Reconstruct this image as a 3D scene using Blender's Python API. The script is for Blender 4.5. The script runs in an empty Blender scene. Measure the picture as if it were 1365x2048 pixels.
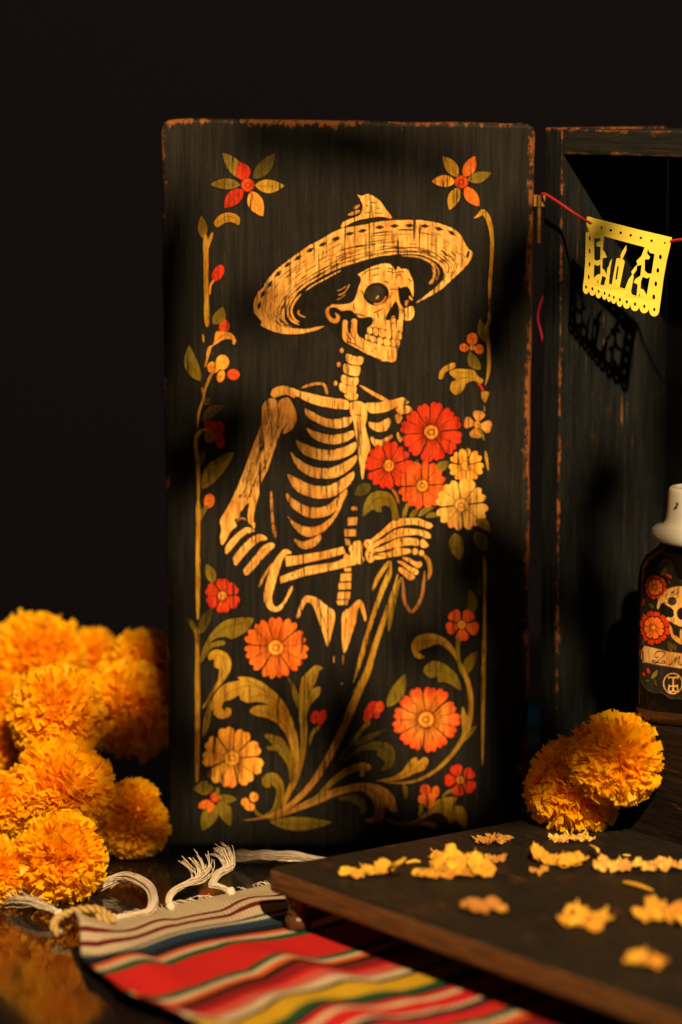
import bpy, bmesh, math, random
from mathutils import Vector, Matrix, noise
from mathutils.geometry import tessellate_polygon

# ------------------------------------------------------------------ camera, world, light
scene = bpy.context.scene
COL = scene.collection
FPX, TILT, DIST = 6000.0, math.radians(8.0), 2.4          # focal length in photo pixels, downward tilt, distance to the door
CAM_H = DIST * math.tan(math.atan(674 / FPX) + TILT)
cam_data = bpy.data.cameras.new('camera')
cam_data.sensor_fit = 'VERTICAL'; cam_data.sensor_height = 36.0; cam_data.sensor_width = 24.0
cam_data.lens = FPX / 2048 * 36.0
cam_data.clip_start = 0.05; cam_data.clip_end = 60
cam_data.dof.use_dof = True; cam_data.dof.focus_distance = 2.33; cam_data.dof.aperture_fstop = 2.15
cam_data.dof.aperture_blades = 9
cam = bpy.data.objects.new('camera', cam_data); COL.objects.link(cam)
cam.location = (0, -DIST, CAM_H); cam.rotation_euler = (math.radians(90) - TILT, 0, 0)
scene.camera = cam
scene.render.resolution_x = 682; scene.render.resolution_y = 1024

world = bpy.data.worlds.new('World'); scene.world = world; world.use_nodes = True
wbg = world.node_tree.nodes['Background']
wbg.inputs[0].default_value = (0.90, 0.95, 1.0, 1); wbg.inputs[1].default_value = 0.012

LIGHT_POS = Vector((0.62, -3.25, 2.55))
ld = bpy.data.lights.new('key_lamp', 'SPOT')
ld.energy = 1540; ld.color = (1.0, 0.665, 0.315); ld.spot_size = math.radians(48); ld.spot_blend = 0.3
ld.shadow_soft_size = 0.032
lo = bpy.data.objects.new('key_lamp', ld); COL.objects.link(lo); lo.location = LIGHT_POS
lo.rotation_euler = (Vector((0.02, 0, 0.27)) - LIGHT_POS).to_track_quat('-Z', 'Y').to_euler()

vs = scene.view_settings
vs.view_transform = 'Standard'; vs.look = 'None'; vs.exposure = 0.0; vs.gamma = 1.0; vs.use_curve_mapping = False
scene.cycles.use_denoising = True
scene.cycles.max_bounces = 10; scene.cycles.diffuse_bounces = 7; scene.cycles.transmission_bounces = 8
scene.cycles.sample_clamp_indirect = 4.0

# ------------------------------------------------------------------ measuring: photo pixel -> point on a plane
CAMP = Vector((0, -DIST, CAM_H))
def ray(px, py):
    x = (px - 682.5) / FPX; y = -(py - 1024) / FPX
    return Vector((x, math.cos(TILT) + y * math.sin(TILT), -math.sin(TILT) + y * math.cos(TILT)))
def onz(px, py, z=0.0):
    d = ray(px, py); return CAMP + d * ((z - CAMP.z) / d.z)
def ony(px, py, y=0.0):
    d = ray(px, py); return CAMP + d * ((y - CAMP.y) / d.y)
def onplane(px, py, p0, n):
    d = ray(px, py); return CAMP + d * ((p0 - CAMP).dot(n) / d.dot(n))

# ------------------------------------------------------------------ objects
def tag(o, label=None, cat=None, group=None, kind=None):
    if label: o['label'] = label
    if cat: o['category'] = cat
    if group: o['group'] = group
    if kind: o['kind'] = kind
    return o
def empty(name, loc=(0, 0, 0), rz=0.0):
    o = bpy.data.objects.new(name, None); COL.objects.link(o); o.location = loc; o.rotation_euler = (0, 0, rz)
    o.empty_display_size = 0.02
    return o
def obj(name, me, mat=None, parent=None):
    if isinstance(me, bmesh.types.BMesh):
        m = bpy.data.meshes.new(name); me.normal_update(); me.to_mesh(m); me.free(); me = m
    if mat is not None and not me.materials: me.materials.append(mat)
    o = bpy.data.objects.new(name, me); COL.objects.link(o)
    if parent is not None: o.parent = parent
    return o
def smooth(o, ang=None):
    for p in o.data.polygons: p.use_smooth = True
    return o
def mesh_from(name, verts, faces, cols=None, mat=None):
    me = bpy.data.meshes.new(name); me.from_pydata(verts, [], faces); me.update()
    if cols is not None:
        a = me.color_attributes.new('Col', 'FLOAT_COLOR', 'POINT')
        for i, c in enumerate(cols): a.data[i].color = (c[0], c[1], c[2], 1)
    if mat: me.materials.append(mat)
    return me
def box_bm(sx, sy, sz, bevel=0.0, seg=2, origin=(0, 0, 0)):
    bm = bmesh.new(); bmesh.ops.create_cube(bm, size=1)
    for v in bm.verts: v.co = Vector((v.co.x * sx, v.co.y * sy, v.co.z * sz)) + Vector(origin)
    if bevel: bmesh.ops.bevel(bm, geom=list(bm.edges), offset=bevel, segments=seg, affect='EDGES', profile=0.6)
    return bm
def crspline(p, n=5, closed=False):
    out = []; m = len(p)
    rng = range(m) if closed else range(m - 1)
    for i in rng:
        if closed: a, b, c, d = p[i - 1], p[i], p[(i + 1) % m], p[(i + 2) % m]
        else: a, b, c, d = p[max(i - 1, 0)], p[i], p[i + 1], p[min(i + 2, m - 1)]
        for k in range(n):
            t = k / n
            out.append(tuple(0.5 * (2 * b[j] + (c[j] - a[j]) * t + (2 * a[j] - 5 * b[j] + 4 * c[j] - d[j]) * t * t + (3 * b[j] - a[j] - 3 * c[j] + d[j]) * t ** 3) for j in range(len(b))))
    if not closed: out.append(tuple(p[-1]))
    return out
def tube(verts, faces, pts, rad, sides=5, cap=True):
    """adds a tube along pts; rad may be a number or one per point"""
    n = len(pts); P = [Vector(p) for p in pts]; base = len(verts); up = Vector((0.31, 0.2, 0.93))
    for i in range(n):
        t = (P[min(i + 1, n - 1)] - P[max(i - 1, 0)])
        if t.length < 1e-9: t = Vector((0, 0, 1))
        t.normalize(); a = t.cross(up)
        if a.length < 1e-4: a = t.cross(Vector((1, 0, 0)))
        a.normalize(); b = t.cross(a); r = rad[i] if isinstance(rad, (list, tuple)) else rad
        for k in range(sides):
            th = 2 * math.pi * k / sides
            verts.append(P[i] + (a * math.cos(th) + b * math.sin(th)) * r)
    for i in range(n - 1):
        for k in range(sides):
            k2 = (k + 1) % sides
            faces.append((base + i * sides + k, base + i * sides + k2, base + (i + 1) * sides + k2, base + (i + 1) * sides + k))
    if cap:
        faces.append(tuple(base + k for k in reversed(range(sides))))
        faces.append(tuple(base + (n - 1) * sides + k for k in range(sides)))
def lathe(profile, n=48):
    bm = bmesh.new(); rings = []
    for r, z in profile:
        if r < 1e-6: rings.append([bm.verts.new((0, 0, z))])
        else: rings.append([bm.verts.new((r * math.cos(2 * math.pi * k / n), r * math.sin(2 * math.pi * k / n), z)) for k in range(n)])
    for A, B in zip(rings, rings[1:]):
        for k in range(n):
            k2 = (k + 1) % n
            if len(A) == 1 and len(B) == 1: continue
            if len(A) == 1: bm.faces.new((A[0], B[k], B[k2]))
            elif len(B) == 1: bm.faces.new((A[k], B[0], A[k2]))
            else: bm.faces.new((A[k], B[k], B[k2], A[k2]))
    bmesh.ops.recalc_face_normals(bm, faces=bm.faces)
    return bm

# ------------------------------------------------------------------ material helpers
class NT:
    def __init__(s, name):
        s.m = bpy.data.materials.new(name); s.m.use_nodes = True; s.t = s.m.node_tree
        s.b = s.t.nodes['Principled BSDF']; s.out = s.t.nodes['Material Output']
    def n(s, typ, **kw):
        nd = s.t.nodes.new(typ)
        for k, v in kw.items():
            if k.startswith('i_'):
                nd.inputs[int(k[2:]) if k[2:].isdigit() else k[2:]].default_value = v
            else: setattr(nd, k, v)
        return nd
    def l(s, a, b): s.t.links.new(a, b)
    def coord(s, scale=(1, 1, 1), kind='Object', loc=(0, 0, 0)):
        tc = s.n('ShaderNodeTexCoord'); mp = s.n('ShaderNodeMapping'); mp.inputs['Scale'].default_value = scale; mp.inputs['Location'].default_value = loc
        s.l(tc.outputs[kind], mp.inputs['Vector']); return mp.outputs[0]
    def noise(s, vec, scale, detail=4, rough=0.6, dist=0.0):
        nd = s.n('ShaderNodeTexNoise'); nd.inputs['Scale'].default_value = scale; nd.inputs['Detail'].default_value = detail
        nd.inputs['Roughness'].default_value = rough; nd.inputs['Distortion'].default_value = dist
        s.l(vec, nd.inputs['Vector']); return nd.outputs['Fac']
    def ramp(s, fac, stops, interp='LINEAR'):
        nd = s.n('ShaderNodeValToRGB'); cr = nd.color_ramp; cr.interpolation = interp
        while len(cr.elements) < len(stops): cr.elements.new(0.5)
        for e, (p, c) in zip(cr.elements, stops):
            e.position = p; e.color = (c, c, c, 1) if isinstance(c, (int, float)) else (*c, 1)
        s.l(fac, nd.inputs[0]); return nd.outputs[0]
    def math(s, op, a, b=None, clamp=False):
        nd = s.n('ShaderNodeMath', operation=op); nd.use_clamp = clamp
        for i, v in enumerate((a, b)):
            if v is None: continue
            if isinstance(v, (int, float)): nd.inputs[i].default_value = v
            else: s.l(v, nd.inputs[i])
        return nd.outputs[0]
    def mix(s, fac, a, b):
        nd = s.n('ShaderNodeMix', data_type='RGBA')
        for i, v in ((0, fac), (6, a), (7, b)):
            if isinstance(v, (int, float)): nd.inputs[i].default_value = v
            elif isinstance(v, tuple): nd.inputs[i].default_value = (*v, 1)
            else: s.l(v, nd.inputs[i])
        return nd.outputs[2]
    def bump(s, h, strength=0.3, dist=0.001):
        nd = s.n('ShaderNodeBump'); nd.inputs['Strength'].default_value = strength; nd.inputs['Distance'].default_value = dist
        s.l(h, nd.inputs['Height']); s.l(nd.outputs[0], s.b.inputs['Normal']); return nd
    def base(s, c):
        if isinstance(c, tuple): s.b.inputs['Base Color'].default_value = (*c, 1)
        else: s.l(c, s.b.inputs['Base Color'])
    def set(s, **kw):
        for k, v in kw.items():
            i = s.b.inputs[k.replace('_', ' ')]
            if isinstance(v, (int, float)): i.default_value = v
            else: s.l(v, i)
def simple(name, c, rough=0.5, **kw):
    t = NT(name); t.base(c); t.set(Roughness=rough, **kw); return t.m
def linear(r, g, b):
    f = lambda v: (v / 255 / 12.92) if v < 10.3 else ((v / 255 + 0.055) / 1.055) ** 2.4
    return (f(r), f(g), f(b))

def painted_wood(name, grain=(1, 1, 1), edge=None, dark=(0.0075, 0.0080, 0.0085), light=(0.0195, 0.0185, 0.0165), seed=0.0, wear=0.5, rough=0.55):
    """black milk paint rubbed through to orange wood at the edges; edge = list of (axis, position, width, amount)"""
    t = NT(name)
    v1 = t.coord(tuple(g * 330 for g in grain), loc=(seed, seed * 2, seed))
    streak = t.noise(v1, 1.0, 6, 0.65, 0.4)
    v2 = t.coord((1, 1, 1), loc=(seed * 3, seed, seed)); blot = t.noise(v2, 14, 4, 0.6)
    v3 = t.coord(tuple(g * 900 for g in grain), loc=(seed, 0, seed)); fine = t.noise(v3, 1.0, 3, 0.6)
    base = t.mix(t.ramp(streak, [(0.35, 0.0), (0.65, 1.0)]), dark, light)
    base = t.mix(t.math('MULTIPLY', t.ramp(blot, [(0.4, 0.0), (0.7, 0.7)]), 0.6), base, tuple(c * 0.75 for c in dark))
    # thin rubbed streaks along the grain
    st = t.math('MULTIPLY', t.ramp(fine, [(0.62, 0.0), (0.70, 1.0)]), t.ramp(blot, [(0.42, 0.0), (0.62, 1.0)]))
    base = t.mix(t.math('MULTIPLY', st, wear * 0.55), base, (0.09, 0.05, 0.02))
    hi = t.noise(t.coord(tuple(g * 420 for g in grain), loc=(seed + 5, 1, 2)), 1.0, 5, 0.7)
    deep = t.math('MULTIPLY', t.ramp(hi, [(0.66, 0.0), (0.71, 1.0)]), t.ramp(t.noise(v2, 9, 3), [(0.46, 0.0), (0.56, 1.0)]))
    base = t.mix(t.math('MULTIPLY', deep, wear), base, (0.36, 0.17, 0.05))
    lng = t.noise(t.coord(tuple(520 * (g if g == 1 else 0.014) for g in grain), loc=(seed, 2, 4)), 1.0, 4, 0.65)
    sc_m = t.math('MULTIPLY', t.ramp(lng, [(0.64, 0.0), (0.68, 1.0)]), t.ramp(t.noise(v2, 20, 3), [(0.44, 0.0), (0.58, 1.0)]))
    base = t.mix(t.math('MULTIPLY', sc_m, wear), base, (0.15, 0.072, 0.024))
    dk_ = t.noise(t.coord(tuple(600 * (g if g == 1 else 0.02) for g in grain), loc=(seed, 8, 4)), 1.0, 4, 0.65)
    base = t.mix(t.ramp(dk_, [(0.56, 0.0), (0.64, 0.5)]), base, (0.004, 0.004, 0.004))
    if edge:
        tc = t.n('ShaderNodeTexCoord'); sp = t.n('ShaderNodeSeparateXYZ'); t.l(tc.outputs['Object'], sp.inputs[0])
        en = t.noise(t.coord(tuple(260 * max(g, 0.38) for g in grain), loc=(seed + 9, 3, 1)), 1.0, 5, 0.75)
        en2 = t.noise(t.coord((1, 1, 1), loc=(seed, 7, 2)), 24, 4, 0.65)
        tot = None
        for ax, pos, wd, amt in edge:
            dd = t.math('ABSOLUTE', t.math('SUBTRACT', sp.outputs[ax], pos)) if not isinstance(ax, tuple) else \
                t.math('SQRT', t.math('ADD', t.math('POWER', t.math('SUBTRACT', sp.outputs[ax[0]], pos[0]), 2.0), t.math('POWER', t.math('SUBTRACT', sp.outputs[ax[1]], pos[1]), 2.0)))
            k = t.math('SUBTRACT', 1.0, t.math('DIVIDE', dd, wd), clamp=True)            # 1 at the edge, 0 away
            k = t.math('MULTIPLY', k, amt)
            w = t.math('ADD', t.math('MULTIPLY', en, 0.75), t.math('MULTIPLY', en2, 0.75))
            k = t.math('ADD', k, t.math('MULTIPLY', t.math('SUBTRACT', w, 0.75), 2.6))
            k = t.math('MULTIPLY', k, t.math('LESS_THAN', dd, wd))
            k = t.ramp(k, [(0.42, 0.0), (0.62, 1.0)])
            tot = k if tot is None else t.math('MAXIMUM', tot, k)
        wood = t.mix(streak, (0.33, 0.115, 0.022), (0.12, 0.038, 0.011))
        base = t.mix(t.math('MULTIPLY', tot, 0.8), base, wood)
    t.base(base); t.set(Roughness=t.ramp(blot, [(0.3, rough - 0.1), (0.7, rough + 0.12)]))
    h = t.math('ADD', t.math('MULTIPLY', streak, 0.6), t.math('MULTIPLY', fine, 0.5))
    t.bump(h, 0.5, 0.0009); t.set(**{'Specular_IOR_Level': 0.05})
    return t.m
# ------------------------------------------------------------------ flat painting on a surface
BONE, BONED = (0.82, 0.475, 0.120), (0.54, 0.275, 0.062)
INK = (0.010, 0.0095, 0.009)
OCHRE, OLIVE, DOLIVE = (0.50, 0.30, 0.030), (0.23, 0.175, 0.018), (0.095, 0.08, 0.014)
RED, ORED, ORANGE, AMBER, CREAM, BROWN = (0.58, 0.036, 0.012), (0.70, 0.080, 0.016), (0.80, 0.185, 0.022), (0.86, 0.40, 0.05), (0.86, 0.50, 0.11), (0.36, 0.16, 0.05)
TILES = {'A': (310, 220, 3.4125), 'B': (690, 220, 3.4125), 'C': (350, 600, 3.4125), 'D': (690, 600, 3.4125), 'E': (350, 960, 3.4125),
         'F': (690, 960, 3.4125), 'G': (350, 1320, 3.4125), 'H': (690, 1320, 3.4125), 'S': (640, 510, 6.2045), 'L': (490, 370, 5.6875),
         'R': (720, 370, 5.6875), 'N': (690, 1010, 6.825), 'W': (430, 960, 6.825), 'X': (0, 0, 1.0), 'B2': (1265, 1110, 6.83), 'P': (1060, 360, 4.55)}
class Art:
    def __init__(s, mapper, tile='X'):
        s.map = mapper; s.v = []; s.f = []; s.c = []; s.tile = tile; s.fine = 0; s.k = 0; s.lift = Vector((0, 0, 0)); s.rnd = random.Random(5)
    def m(s, x, y, layer):                                              # every shape gets its own hair's breadth of height
        return s.map(x, y, layer + (s.k % 60) * 0.008) + s.lift
    def px(s, pts, tile=None):
        ox, oy, k = TILES[tile or s.tile]; return [(ox + p[0] / k, oy + p[1] / k) for p in pts]
    def add(s, loops, layer, col):
        """loops in photo pixels; col = colour or function(x, y)"""
        s.k += 1; b = len(s.v); flat = [p for lp in loops for p in lp]
        tris = tessellate_polygon([[Vector((p[0], p[1], 0)) for p in lp] for lp in loops])
        for p in flat:
            s.v.append(s.m(p[0], p[1], layer)); s.c.append(col(p[0], p[1]) if callable(col) else col)
        if not s.fine:
            for t in tris: s.f.append((b + t[0], b + t[1], b + t[2]))
            return
        # split long triangles so that the sheet can follow curved glass
        def split(A, B, C, k):
            e = [(math.dist(A, B), 0), (math.dist(B, C), 1), (math.dist(C, A), 2)]; m = max(e)
            if m[0] < s.fine or k > 9:
                i = len(s.v)
                for p in (A, B, C): s.v.append(s.m(p[0], p[1], layer)); s.c.append(col(p[0], p[1]) if callable(col) else col)
                s.f.append((i, i + 1, i + 2)); return
            if m[1] == 1: A, B, C = B, C, A
            elif m[1] == 2: A, B, C = C, A, B
            M = ((A[0] + B[0]) / 2, (A[1] + B[1]) / 2); split(A, M, C, k + 1); split(M, B, C, k + 1)
        for t in tris: split(flat[t[0]], flat[t[1]], flat[t[2]], 0)
    def ring(s, loop, layer, col, out):
        s.k += 1; n = len(loop); b = len(s.v); area = sum(loop[i - 1][0] * loop[i][1] - loop[i][0] * loop[i - 1][1] for i in range(n)); sg = 1 if area > 0 else -1
        for i in range(n):
            p, q = loop[i - 1], loop[(i + 1) % n]; dx, dy = q[0] - p[0], q[1] - p[1]; L = math.hypot(dx, dy) or 1
            nx, ny = dy / L * sg, -dx / L * sg
            for o in (-0.6, out):
                s.v.append(s.m(loop[i][0] + nx * o, loop[i][1] + ny * o, layer)); s.c.append(col)
        for i in range(n):
            j = (i + 1) % n; s.f.append((b + 2 * i, b + 2 * i + 1, b + 2 * j + 1, b + 2 * j))
    def poly(s, col, pts, tile=None, layer=2, sm=True, halo=2.6, n=4, rough=0.35):
        P = s.px(pts, tile)
        if sm: P = crspline(P, n, True)
        if rough: P = [(p[0] + s.rnd.uniform(-rough, rough), p[1] + s.rnd.uniform(-rough, rough)) for p in P]
        s.add([P], layer, col)
        if halo: s.ring(P, 1, INK, halo)
    def ell(s, col, cx, cy, rx, ry, tile=None, rot=0, layer=2, halo=2.0, n=20):
        s.poly(col, [(cx + rx * math.cos(a) * math.cos(rot) - ry * math.sin(a) * math.sin(rot), cy + rx * math.cos(a) * math.sin(rot) + ry * math.sin(a) * math.cos(rot)) for a in [2 * math.pi * i / n for i in range(n)]], tile, layer, False, halo, rough=0.2)
    def stroke(s, col, pts, w, tile=None, layer=2, halo=0.0, n=5, taper=(0.25, 0.25)):
        """ribbon; w in photo pixels, number or list"""
        P = crspline(s.px(pts, tile), n) if len(pts) > 2 else crspline(s.px(pts, tile), 4)
        s.k += 1; m = len(P); b = len(s.v)
        for pss in ((1, halo, INK), (0, 0, col)) if halo else ((0, 0, col),):
            b = len(s.v)
            for i, p in enumerate(P):
                t = i / (m - 1); q0, q1 = P[max(i - 1, 0)], P[min(i + 1, m - 1)]; dx, dy = q1[0] - q0[0], q1[1] - q0[1]; L = math.hypot(dx, dy) or 1
                if isinstance(w, (list, tuple)):
                    u = t * (len(w) - 1); k = min(int(u), len(w) - 2); ww = w[k] + (w[k + 1] - w[k]) * (u - k)
                else: ww = w
                if taper[0] and t < 0.15: ww *= taper[0] + (1 - taper[0]) * t / 0.15
                if taper[1] and t > 0.85: ww *= taper[1] + (1 - taper[1]) * (1 - t) / 0.15
                ww = ww / 2 + pss[1] + s.rnd.uniform(-0.15, 0.15)
                for sg in (-1, 1):
                    X, Y = p[0] - dy / L * ww * sg, p[1] + dx / L * ww * sg
                    s.v.append(s.m(X, Y, 1 if pss[0] else layer)); s.c.append(pss[2](X, Y) if callable(pss[2]) else pss[2])
            for i in range(m - 1): s.f.append((b + 2 * i, b + 2 * i + 1, b + 2 * i + 3, b + 2 * i + 2))
    def ink(s, pts, w=1.6, tile=None, layer=4): s.stroke(INK, pts, w, tile, layer, 0, 3, (0.1, 0.1))
    def leaf(s, col, base, tip, w, bend=0.0, tile=None, vein=True, layer=2, teeth=0):
        """pointed leaf; w and bend as share of its length"""
        (ax, ay), (bx, by) = s.px([base, tip], tile); dx, dy = bx - ax, by - ay; L = math.hypot(dx, dy); nx, ny = -dy / L, dx / L
        mid = lambda t: (ax + dx * t + nx * bend * L * 4 * t * (1 - t), ay + dy * t + ny * bend * L * 4 * t * (1 - t))
        left, right = [], []; N = 12
        for i in range(N + 1):
            t = i / N; h = w * L * 0.5 * math.sin(math.pi * t ** 0.85) ** 0.85
            if teeth and i % 2: h *= 1 - teeth
            m = mid(t); left.append((m[0] + nx * h, m[1] + ny * h)); right.append((m[0] - nx * h, m[1] - ny * h))
        c2 = tuple(v * 0.62 for v in col) if not callable(col) else col
        P = left + right[::-1][1:-1]
        f = (lambda X, Y: tuple(col[k] * (1 - 0.3 * min(1, max(0, ((X - ax) * dx + (Y - ay) * dy) / L / L))) for k in range(3))) if not callable(col) else col
        s.add([P], layer, f); s.ring(P, 1, INK, 2.2)
        if vein:
            s.stroke(c2, [mid(0.08), mid(0.5), mid(0.9)], max(0.8, L * 0.02), 'X', layer + 1)
            for t in (0.3, 0.5, 0.7):
                m = mid(t); q = mid(min(1, t + 0.16)); h = w * L * 0.3 * math.sin(math.pi * t)
                for sg in (-1, 1): s.stroke(c2, [m, (q[0] + nx * h * sg, q[1] + ny * h * sg)], 0.7, 'X', layer + 1)
    def flower(s, cx, cy, r, n, inner, outer, rot=0.0, notch=0.06, tile=None, centre=AMBER, lines=True, r0=0.2, cr=0.22, squash=1.0, fill=0.96):
        (cx, cy), = s.px([(cx, cy)], tile); k = TILES[tile or s.tile][2]; r = r / k
        for i in range(n):
            a0 = rot + 2 * math.pi * i / n + s.rnd.uniform(-0.04, 0.04); rr = r * s.rnd.uniform(0.94, 1.04); a = math.pi / n * fill
            oc = tuple(min(1, v * s.rnd.uniform(0.85, 1.1)) for v in outer)
            prof = [(r0, -0.55), (0.5, -0.95), (0.74, -1.04), (0.92, -0.82), (1.0, -0.40), (1.0 - notch, 0.0), (1.0, 0.40), (0.92, 0.82), (0.74, 1.04), (0.5, 0.95), (r0, 0.55)]
            P = [(cx + rr * q * math.cos(a0 + a * u), cy + rr * q * math.sin(a0 + a * u) * squash) for q, u in prof]
            P = crspline(P, 3, True)
            f = lambda X, Y: tuple(inner[j] + (oc[j] - inner[j]) * min(1, (math.hypot(X - cx, Y - cy) / r) ** 1.6 * 1.15) for j in range(3))
            s.add([P], 2 + 0.02 * i, f); s.ring(P, 1, INK, 2.4)
            s.ink([(cx + rr * 0.22 * math.cos(a0 + a), cy + rr * 0.22 * math.sin(a0 + a)), (cx + rr * 0.8 * math.cos(a0 + a), cy + rr * 0.8 * math.sin(a0 + a))], max(0.7, r * 0.022), 'X', 3)
            if lines:
                dk = tuple(v * 0.35 for v in oc)
                for u in (-0.45, 0, 0.45):
                    l1 = s.rnd.uniform(0.45, 0.62)
                    s.stroke(dk, [(cx + r * 0.25 * math.cos(a0 + a * u), cy + r * 0.25 * math.sin(a0 + a * u)), (cx + r * l1 * math.cos(a0 + a * u), cy + r * l1 * math.sin(a0 + a * u))], [1.5 * r / 60, 0.6], 'X', 3, 0, 3, (1, 0.2))
        if cr:
            dk = tuple(v * 0.4 for v in outer)
            s.ell(dk, cx, cy, r * (cr + 0.04), r * (cr + 0.04), 'X', layer=4, halo=0); s.ell(centre, cx, cy, r * cr, r * cr, 'X', layer=5, halo=0)
            s.ell(dk, cx, cy, r * cr * 0.5, r * cr * 0.5, 'X', layer=6, halo=0); s.ell(centre, cx, cy, r * cr * 0.32, r * cr * 0.32, 'X', layer=7, halo=0)
    def make(s, name, mat, parent, origin=Vector((0, 0, 0))):
        me = mesh_from(name, [v - origin for v in s.v], s.f, s.c, mat)
        bm = bmesh.new(); bm.from_mesh(me)
        bmesh.ops.dissolve_degenerate(bm, dist=1e-7, edges=bm.edges)
        bm.to_mesh(me); bm.free()
        return obj(name, me, mat, parent)

def paint_mat(name, wearx=1.0, rough=0.5, grain=(1, 1, 0.06), amount=1.0):
    t = NT(name)
    at = t.n('ShaderNodeAttribute', attribute_name='Col')
    crack = t.noise(t.coord(tuple(g * 420 for g in grain)), 1.0, 5, 0.72, 0.2)
    region = t.noise(t.coord((1, 1, 0.45)), 26, 3, 0.6)
    m1 = t.math('MULTIPLY', t.ramp(crack, [(0.545, 0.0), (0.59, 1.0)]), t.ramp(region, [(0.38, 0.25), (0.56, 1.0)]))
    longc = t.noise(t.coord((520, 520, 7)), 1.0, 3, 0.6)
    m1 = t.math('MAXIMUM', m1, t.ramp(longc, [(0.64, 0.0), (0.67, 0.9)]))
    speck = t.noise(t.coord((1, 1, 0.6)), 800, 2, 0.6)
    m2 = t.math('MULTIPLY', t.ramp(speck, [(0.66, 0.0), (0.71, 1.0)]), 0.7)
    mk = t.math('MULTIPLY', t.math('MAXIMUM', m1, m2), amount)
    tone = t.noise(t.coord((1, 1, 0.25)), 190, 5, 0.7)
    mul = t.n('ShaderNodeMix', data_type='RGBA', blend_type='MULTIPLY'); mul.inputs[0].default_value = 1.0
    t.l(at.outputs['Color'], mul.inputs[6]); t.l(t.ramp(tone, [(0.34, (0.60, 0.44, 0.28)), (0.58, (1.0, 1.0, 1.0))]), mul.inputs[7])
    mul2 = t.n('ShaderNodeMix', data_type='RGBA', blend_type='MULTIPLY'); mul2.inputs[0].default_value = 1.0   # rubbed, browner patches of old varnish
    t.l(mul.outputs[2], mul2.inputs[6]); t.l(t.ramp(t.noise(t.coord((1, 1, 0.7), loc=(3, 1, 2)), 34, 4, 0.6), [(0.36, (0.80, 0.66, 0.50)), (0.55, (1.0, 1.0, 1.0))]), mul2.inputs[7])
    t.base(t.mix(mk, mul2.outputs[2], (0.012, 0.011, 0.010)))
    t.set(Roughness=rough, **{'Specular_IOR_Level': 0.06})
    t.bump(t.math('ADD', crack, t.math('MULTIPLY', tone, 0.7)), 0.55, 0.0008)
    return t.m
def linear_dir(a): return Vector((math.cos(a), math.sin(a), 0))

# ------------------------------------------------------------------ the setting: glossy table and black backdrop
tb = NT('black_lacquer'); sc_ = tb.noise(tb.coord((1, 1, 1)), 40, 5, 0.6)
tb.base(tb.mix(sc_, (0.004, 0.0035, 0.0035), (0.010, 0.008, 0.007))); tb.set(Roughness=tb.ramp(tb.noise(tb.coord((1, 1, 1)), 9, 4), [(0.3, 0.05), (0.7, 0.12)]), IOR=1.62)
tb.bump(tb.noise(tb.coord((1, 1, 1)), 22, 3), 0.03, 0.001)
tbl = obj('table', box_bm(3.0, 2.6, 0.03, 0.004, origin=(0, -0.35, -0.015)), tb.m); tag(tbl, 'glossy black lacquer table top', 'table', kind='structure')
bd = NT('black_backdrop'); bd.base(bd.mix(bd.noise(bd.coord(), 60, 4), (0.0031, 0.0029, 0.0072), (0.0036, 0.0034, 0.0084))); bd.set(Roughness=0.95, **{'Specular_IOR_Level': 0.1})
bk = obj('backdrop', box_bm(8, 0.02, 6.0, 0, origin=(0, 1.9, 0.6)), bd.m); tag(bk, 'plain black backdrop behind the table', 'backdrop', kind='structure')

# ------------------------------------------------------------------ the painted door
DOOR0 = Vector((0.0, 0.0, 0.0))
door = empty('cabinet_door', DOOR0)
tag(door, 'tall black wooden door painted with a skeleton in a sombrero holding flowers', 'door')
cTL, cTR, cBL, cBR = [ony(*p) for p in ((322, 238), (1072, 247), (339, 1697), (1053, 1703))]
cBL.z = 0.001; cBR.z = 0.001
def board_mesh():
    bm = bmesh.new(); rad = 0.011; th = 0.020; rnd = random.Random(3)
    pts = []
    crn = [(cBL, 1, 1), (cBR, -1, 1), (cTR, -1, -1), (cTL, 1, -1)]
    loop = []
    cs = [Vector((p.x, p.z)) for p in (cBL, cBR, cTR, cTL)]
    for i in range(4):
        p, a, b = cs[i], cs[i - 1], cs[(i + 1) % 4]
        r = rad if i >= 2 else 0.004
        u = (a - p).normalized(); v = (b - p).normalized()
        p0, p1 = p + u * r, p + v * r
        for k in range(5):
            t = k / 4; loop.append((p0 * (1 - t) ** 2 + p * 2 * t * (1 - t) + p1 * t * t))
        q = b + (p - b).normalized() * (rad if (i + 1) % 4 >= 2 else 0.004)
        for k in range(1, 24):
            s = p1.lerp(q, k / 24); w = noise.noise(Vector((s.x * 30, s.y * 30, 2))) * 0.0011 + noise.noise(Vector((s.x * 9, s.y * 9, 5))) * 0.0012
            dirv = (q - p1).normalized(); nrm = Vector((dirv.y, -dirv.x)); loop.append(s + nrm * w)
    prof = [(0.0034, 0.0), (0.0015, 0.0007), (0.0004, 0.0022), (0.0, 0.0045), (0.0, th - 0.003), (0.002, th)]
    cen = sum(loop, Vector((0, 0))) / len(loop); rings = []
    for ins, yy in prof:
        ring_ = []
        for i, p in enumerate(loop):
            a, b = loop[i - 1], loop[(i + 1) % len(loop)]; dv = (b - a).normalized(); nrm = Vector((dv.y, -dv.x))
            q = p - nrm * ins; ring_.append(bm.verts.new((q.x, yy, q.y)))
        rings.append(ring_)
    n = len(loop)
    for A, B in zip(rings, rings[1:]):
        for i in range(n): bm.faces.new((A[i], A[(i + 1) % n], B[(i + 1) % n], B[i]))
    bm.faces.new(rings[0][::-1]); bm.faces.new(rings[-1])
    bmesh.ops.recalc_face_normals(bm, faces=bm.faces)
    return bm
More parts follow.
